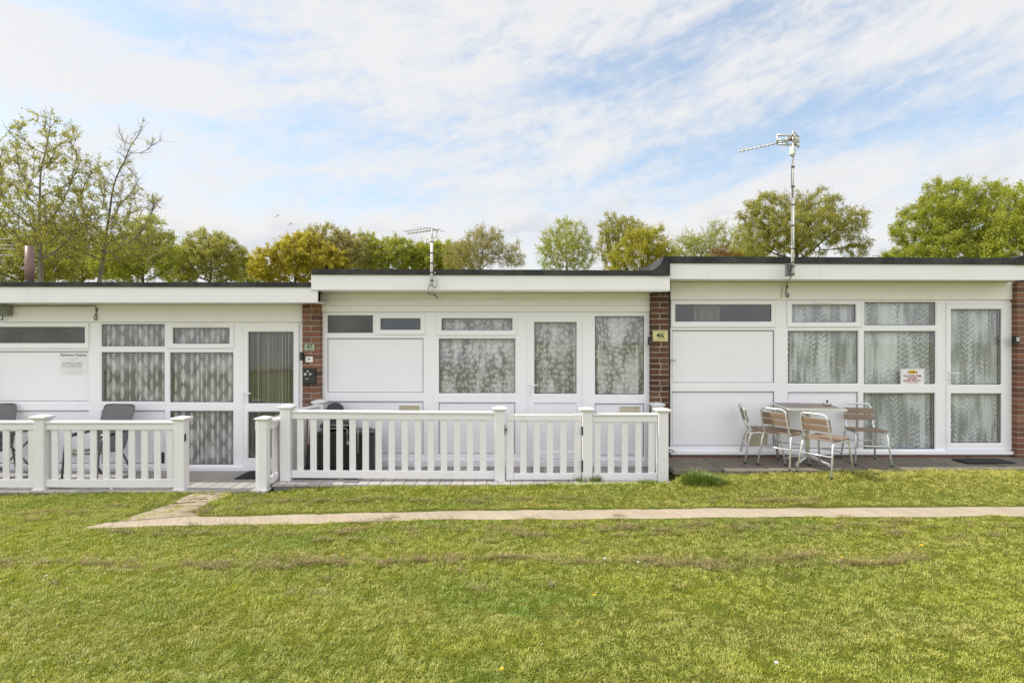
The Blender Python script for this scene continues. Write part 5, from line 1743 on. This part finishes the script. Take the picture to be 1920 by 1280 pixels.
tree('bushy_tree', 'small olive tree filling the gap between leaning tree and rounded olive tree', [(330,500,28,30),(345,510,25,25)], 37, 335, L_OLIVE, BARK, 20, 130, .10, 9)
tree('bushy_tree', 'low green tree between the rounded olive tree and the golden tree', [(455,510,26,26),(475,512,25,25)], 44, 462, L_GREEN, BARK, 21, 130, .11, 9)
tree('bushy_tree', 'low tan tree filling behind the short taped mast on its right', [(855,480,30,26),(840,495,30,25)], 45, 850, L_TAN, BARK, 22, 150, .11, 9)
tree('bushy_tree', 'broad dim olive tree low behind the two pale-limbed left trees', [(150,480,60,45),(215,495,50,35),(90,460,45,40)], 34, 150, L_OLIVE, BARK, 23, 320, .10, 9)
tree('bushy_tree', 'low green tree peeping between the golden tree and the slim light tree', [(690,490,28,26),(665,480,24,30)], 46, 680, L_GREEN, BARK, 24, 150, .11, 9)
tree('bushy_tree', 'low lime tree under the right edge of the spreading tree', [(1390,492,30,22),(1425,490,25,25)], 37, 1405, L_YG, BARK, 25, 130, .10, 9)

# ------------------------------------------------------------------ birds
BIRD = m_plain('gull_grey', (.10,.10,.11), rough=.8)
def bird(px, py, Y, roll, label):
    c = Vector(P(px, py, Y))
    t = thing('bird', c, label, 'bird', 'gulls in the far sky')
    mb = MB()
    mb.tube([c+Vector((-.22,0,-.02)), c+Vector((-.12,0,0)), c+Vector((.06,0,.01)), c+Vector((.2,0,.03)), c+Vector((.26,0,.02))], [.01,.06,.075,.045,.012], 8)
    mb.build('body', BIRD, t)
    for s in (-1, 1):
        mb = MB(); d = Vector((s*math.cos(roll), .1*s, s*math.sin(roll)))
        a = c + d*.05; b_ = c + d*.33 + Vector((0,0,.07)); e = c + d*.68 + Vector((-.05,0,.02))
        f = Vector((.0,.10,0))
        mb.add([a-f, b_-f, e, b_+f*.9, a+f, a-f+Vector((0,0,.02)), b_-f+Vector((0,0,.02)), b_+f*.9+Vector((0,0,.02)), a+f+Vector((0,0,.02))],
               [(0,1,3,4),(1,2,3),(5,8,7,6),(6,7,2)])
        mb.build('wing', BIRD, t)
bird(520, 405, 120, R(38), 'tiny gull gliding above the left trees, the higher one')
bird(545, 420, 120, R(35), 'tiny gull gliding just below the other gull')

# ------------------------------------------------------------------ world
W = bpy.data.worlds.new('World'); S.world = W; W.use_nodes = True
nt = W.node_tree; nt.nodes.clear()
SUN_D = Vector((.92, -.065, -1.0)).normalized()       # direction light travels
el = math.asin(-SUN_D.z); azs = math.atan2(-SUN_D.x, -SUN_D.y)
out = nt.nodes.new('ShaderNodeOutputWorld'); bg = nt.nodes.new('ShaderNodeBackground')
SKY_STR = .10
bg.inputs[1].default_value = SKY_STR
sky = nt.nodes.new('ShaderNodeTexSky'); sky.sky_type = 'NISHITA'; sky.sun_disc = False
sky.sun_elevation = el; sky.sun_rotation = azs; sky.dust_density = 1.0; sky.ozone_density = 1.2; sky.altitude = 20
tc = nt.nodes.new('ShaderNodeTexCoord').outputs['Generated']
dx, dy, dz = sep(nt, tc)
az = dx.atan2(dy); ele = dz.max(-.999).min(.999).asin()
def D(px, py):
    X_ = (px-960)/F; Z_ = (640-py)/F
    return math.atan(X_), math.atan(Z_/math.sqrt(1+X_*X_))
# streak coordinates, rising to the right
ca, sa = math.cos(.20), math.sin(.20)
s_ = az*ca + ele*sa; t_ = ele*ca - az*sa
warp = noise(nt, vec(nt, s_*3.0, t_*5.0, 3.1), 1.0, 3)
n1 = noise(nt, vec(nt, s_*2.2, t_*7.0 + warp*.8, 1.7), 1.0, 8, .62, .4)
n2 = noise(nt, vec(nt, s_*9.0 + warp*1.5, t_*30.0, 5.2), 1.0, 6, .62, .3)
n3 = noise(nt, vec(nt, s_*30.0, t_*52.0, 8.2), 1.0, 5, .6, .6)
cov = n1*1.0 + n2*1.05 + n3*.60 - .77
def blob(px, py, ra, re, amp, rot=0.):
    a0, e0 = D(px, py)
    A = az - a0; E = ele - e0
    c, s = math.cos(rot), math.sin(rot)
    u = (A*c + E*s)/ra; v = (E*c - A*s)/re
    return ((u*u + v*v)*-1.0).exp()*amp
for bl in ((1290,95,.26,.035,-.34,.22), (1010,170,.18,.03,-.32,.22), (1480,215,.26,.045,-.30,.16), (250,230,.2,.03,-.25,.1), (1620,30,.10,.03,-.2,.2), (280,40,.20,.035,-.55,-.05), (620,240,.16,.05,-.30,.1), (600,365,.17,.035,-.32,0.), (900,270,.2,.03,-.22,.2),
           (1150,330,.35,.05,-.18,.1), (1400,300,.2,.04,-.18,.1), (500,110,.32,.06,.20,.1), (1600,120,.22,.03,.16,.2), (130,170,.2,.07,.12,0.), (1750,300,.25,.06,.12,0.), (1830,230,.12,.04,-.25,.1)):
    cov = cov + blob(*bl)
fac = cov.ss(-.02, .74)
# cumulus low over the horizon
cu = noise(nt, vec(nt, az*9.0, ele*20.0, 2.2), 1.0, 6, .55, .25)
band = ele.ss(.30, .17) * ele.ss(-.02, .04)
cum = (cu + noise(nt, vec(nt, az*3.0, ele*6.0, 9.0), 1.0, 2)*.4).ss(.62, .78)*band
shade = noise(nt, vec(nt, az*9.0, ele*20.0 + .35, 2.2), 1.0, 6, .55, .25).ss(.4, .72)
CL = .90/SKY_STR
hz = ele.ss(.30, .02)
blue = mixc(nt, 1.0, sky.outputs[0], (2.35,2.45,2.3), 'MULTIPLY')
blue = mixc(nt, hz*.5 + .30, blue, (7.6,8.0,8.8))
c = mixc(nt, fac*.94, blue, (CL*.985, CL*.98, CL*.985))
c = mixc(nt, cum*.85, c, mixc(nt, shade, (CL*1.0, CL*.985, CL*.975), (CL*.78, CL*.80, CL*.86)))
# sky behind the viewpoint made brighter, added fill for the shaded fronts
back = dy.ss(.15, -.55)*dz.ss(-.05, .1)
c = mixc(nt, back, c, (14.5, 14.8, 15.3))
nt.links.new(c, bg.inputs[0]); nt.links.new(bg.outputs[0], out.inputs[0])

sl = bpy.data.lights.new('sun', 'SUN'); sl.energy = 4.8; sl.angle = R(.53); sl.color = (1.0, .955, .87)
so = bpy.data.objects.new('sun', sl); COL.objects.link(so)
so.rotation_euler = SUN_D.to_track_quat('-Z', 'Y').to_euler(); so.location = (-20, 6, 25)

# ------------------------------------------------------------------ camera, view
cam = bpy.data.cameras.new('camera'); cam.sensor_width = 36; cam.lens = 36*F/1920
cam.clip_start = .05; cam.clip_end = 2000
co = bpy.data.objects.new('camera', cam); COL.objects.link(co)
co.location = (0, 0, CAMZ); co.rotation_euler = (math.pi/2, 0, 0)
S.camera = co
S.view_settings.view_transform = 'Standard'; S.view_settings.look = 'None'
S.view_settings.exposure = 0.0; S.view_settings.gamma = 1.0
S.view_settings.use_curve_mapping = False
S.cycles.max_bounces = 8; S.cycles.transparent_max_bounces = 16
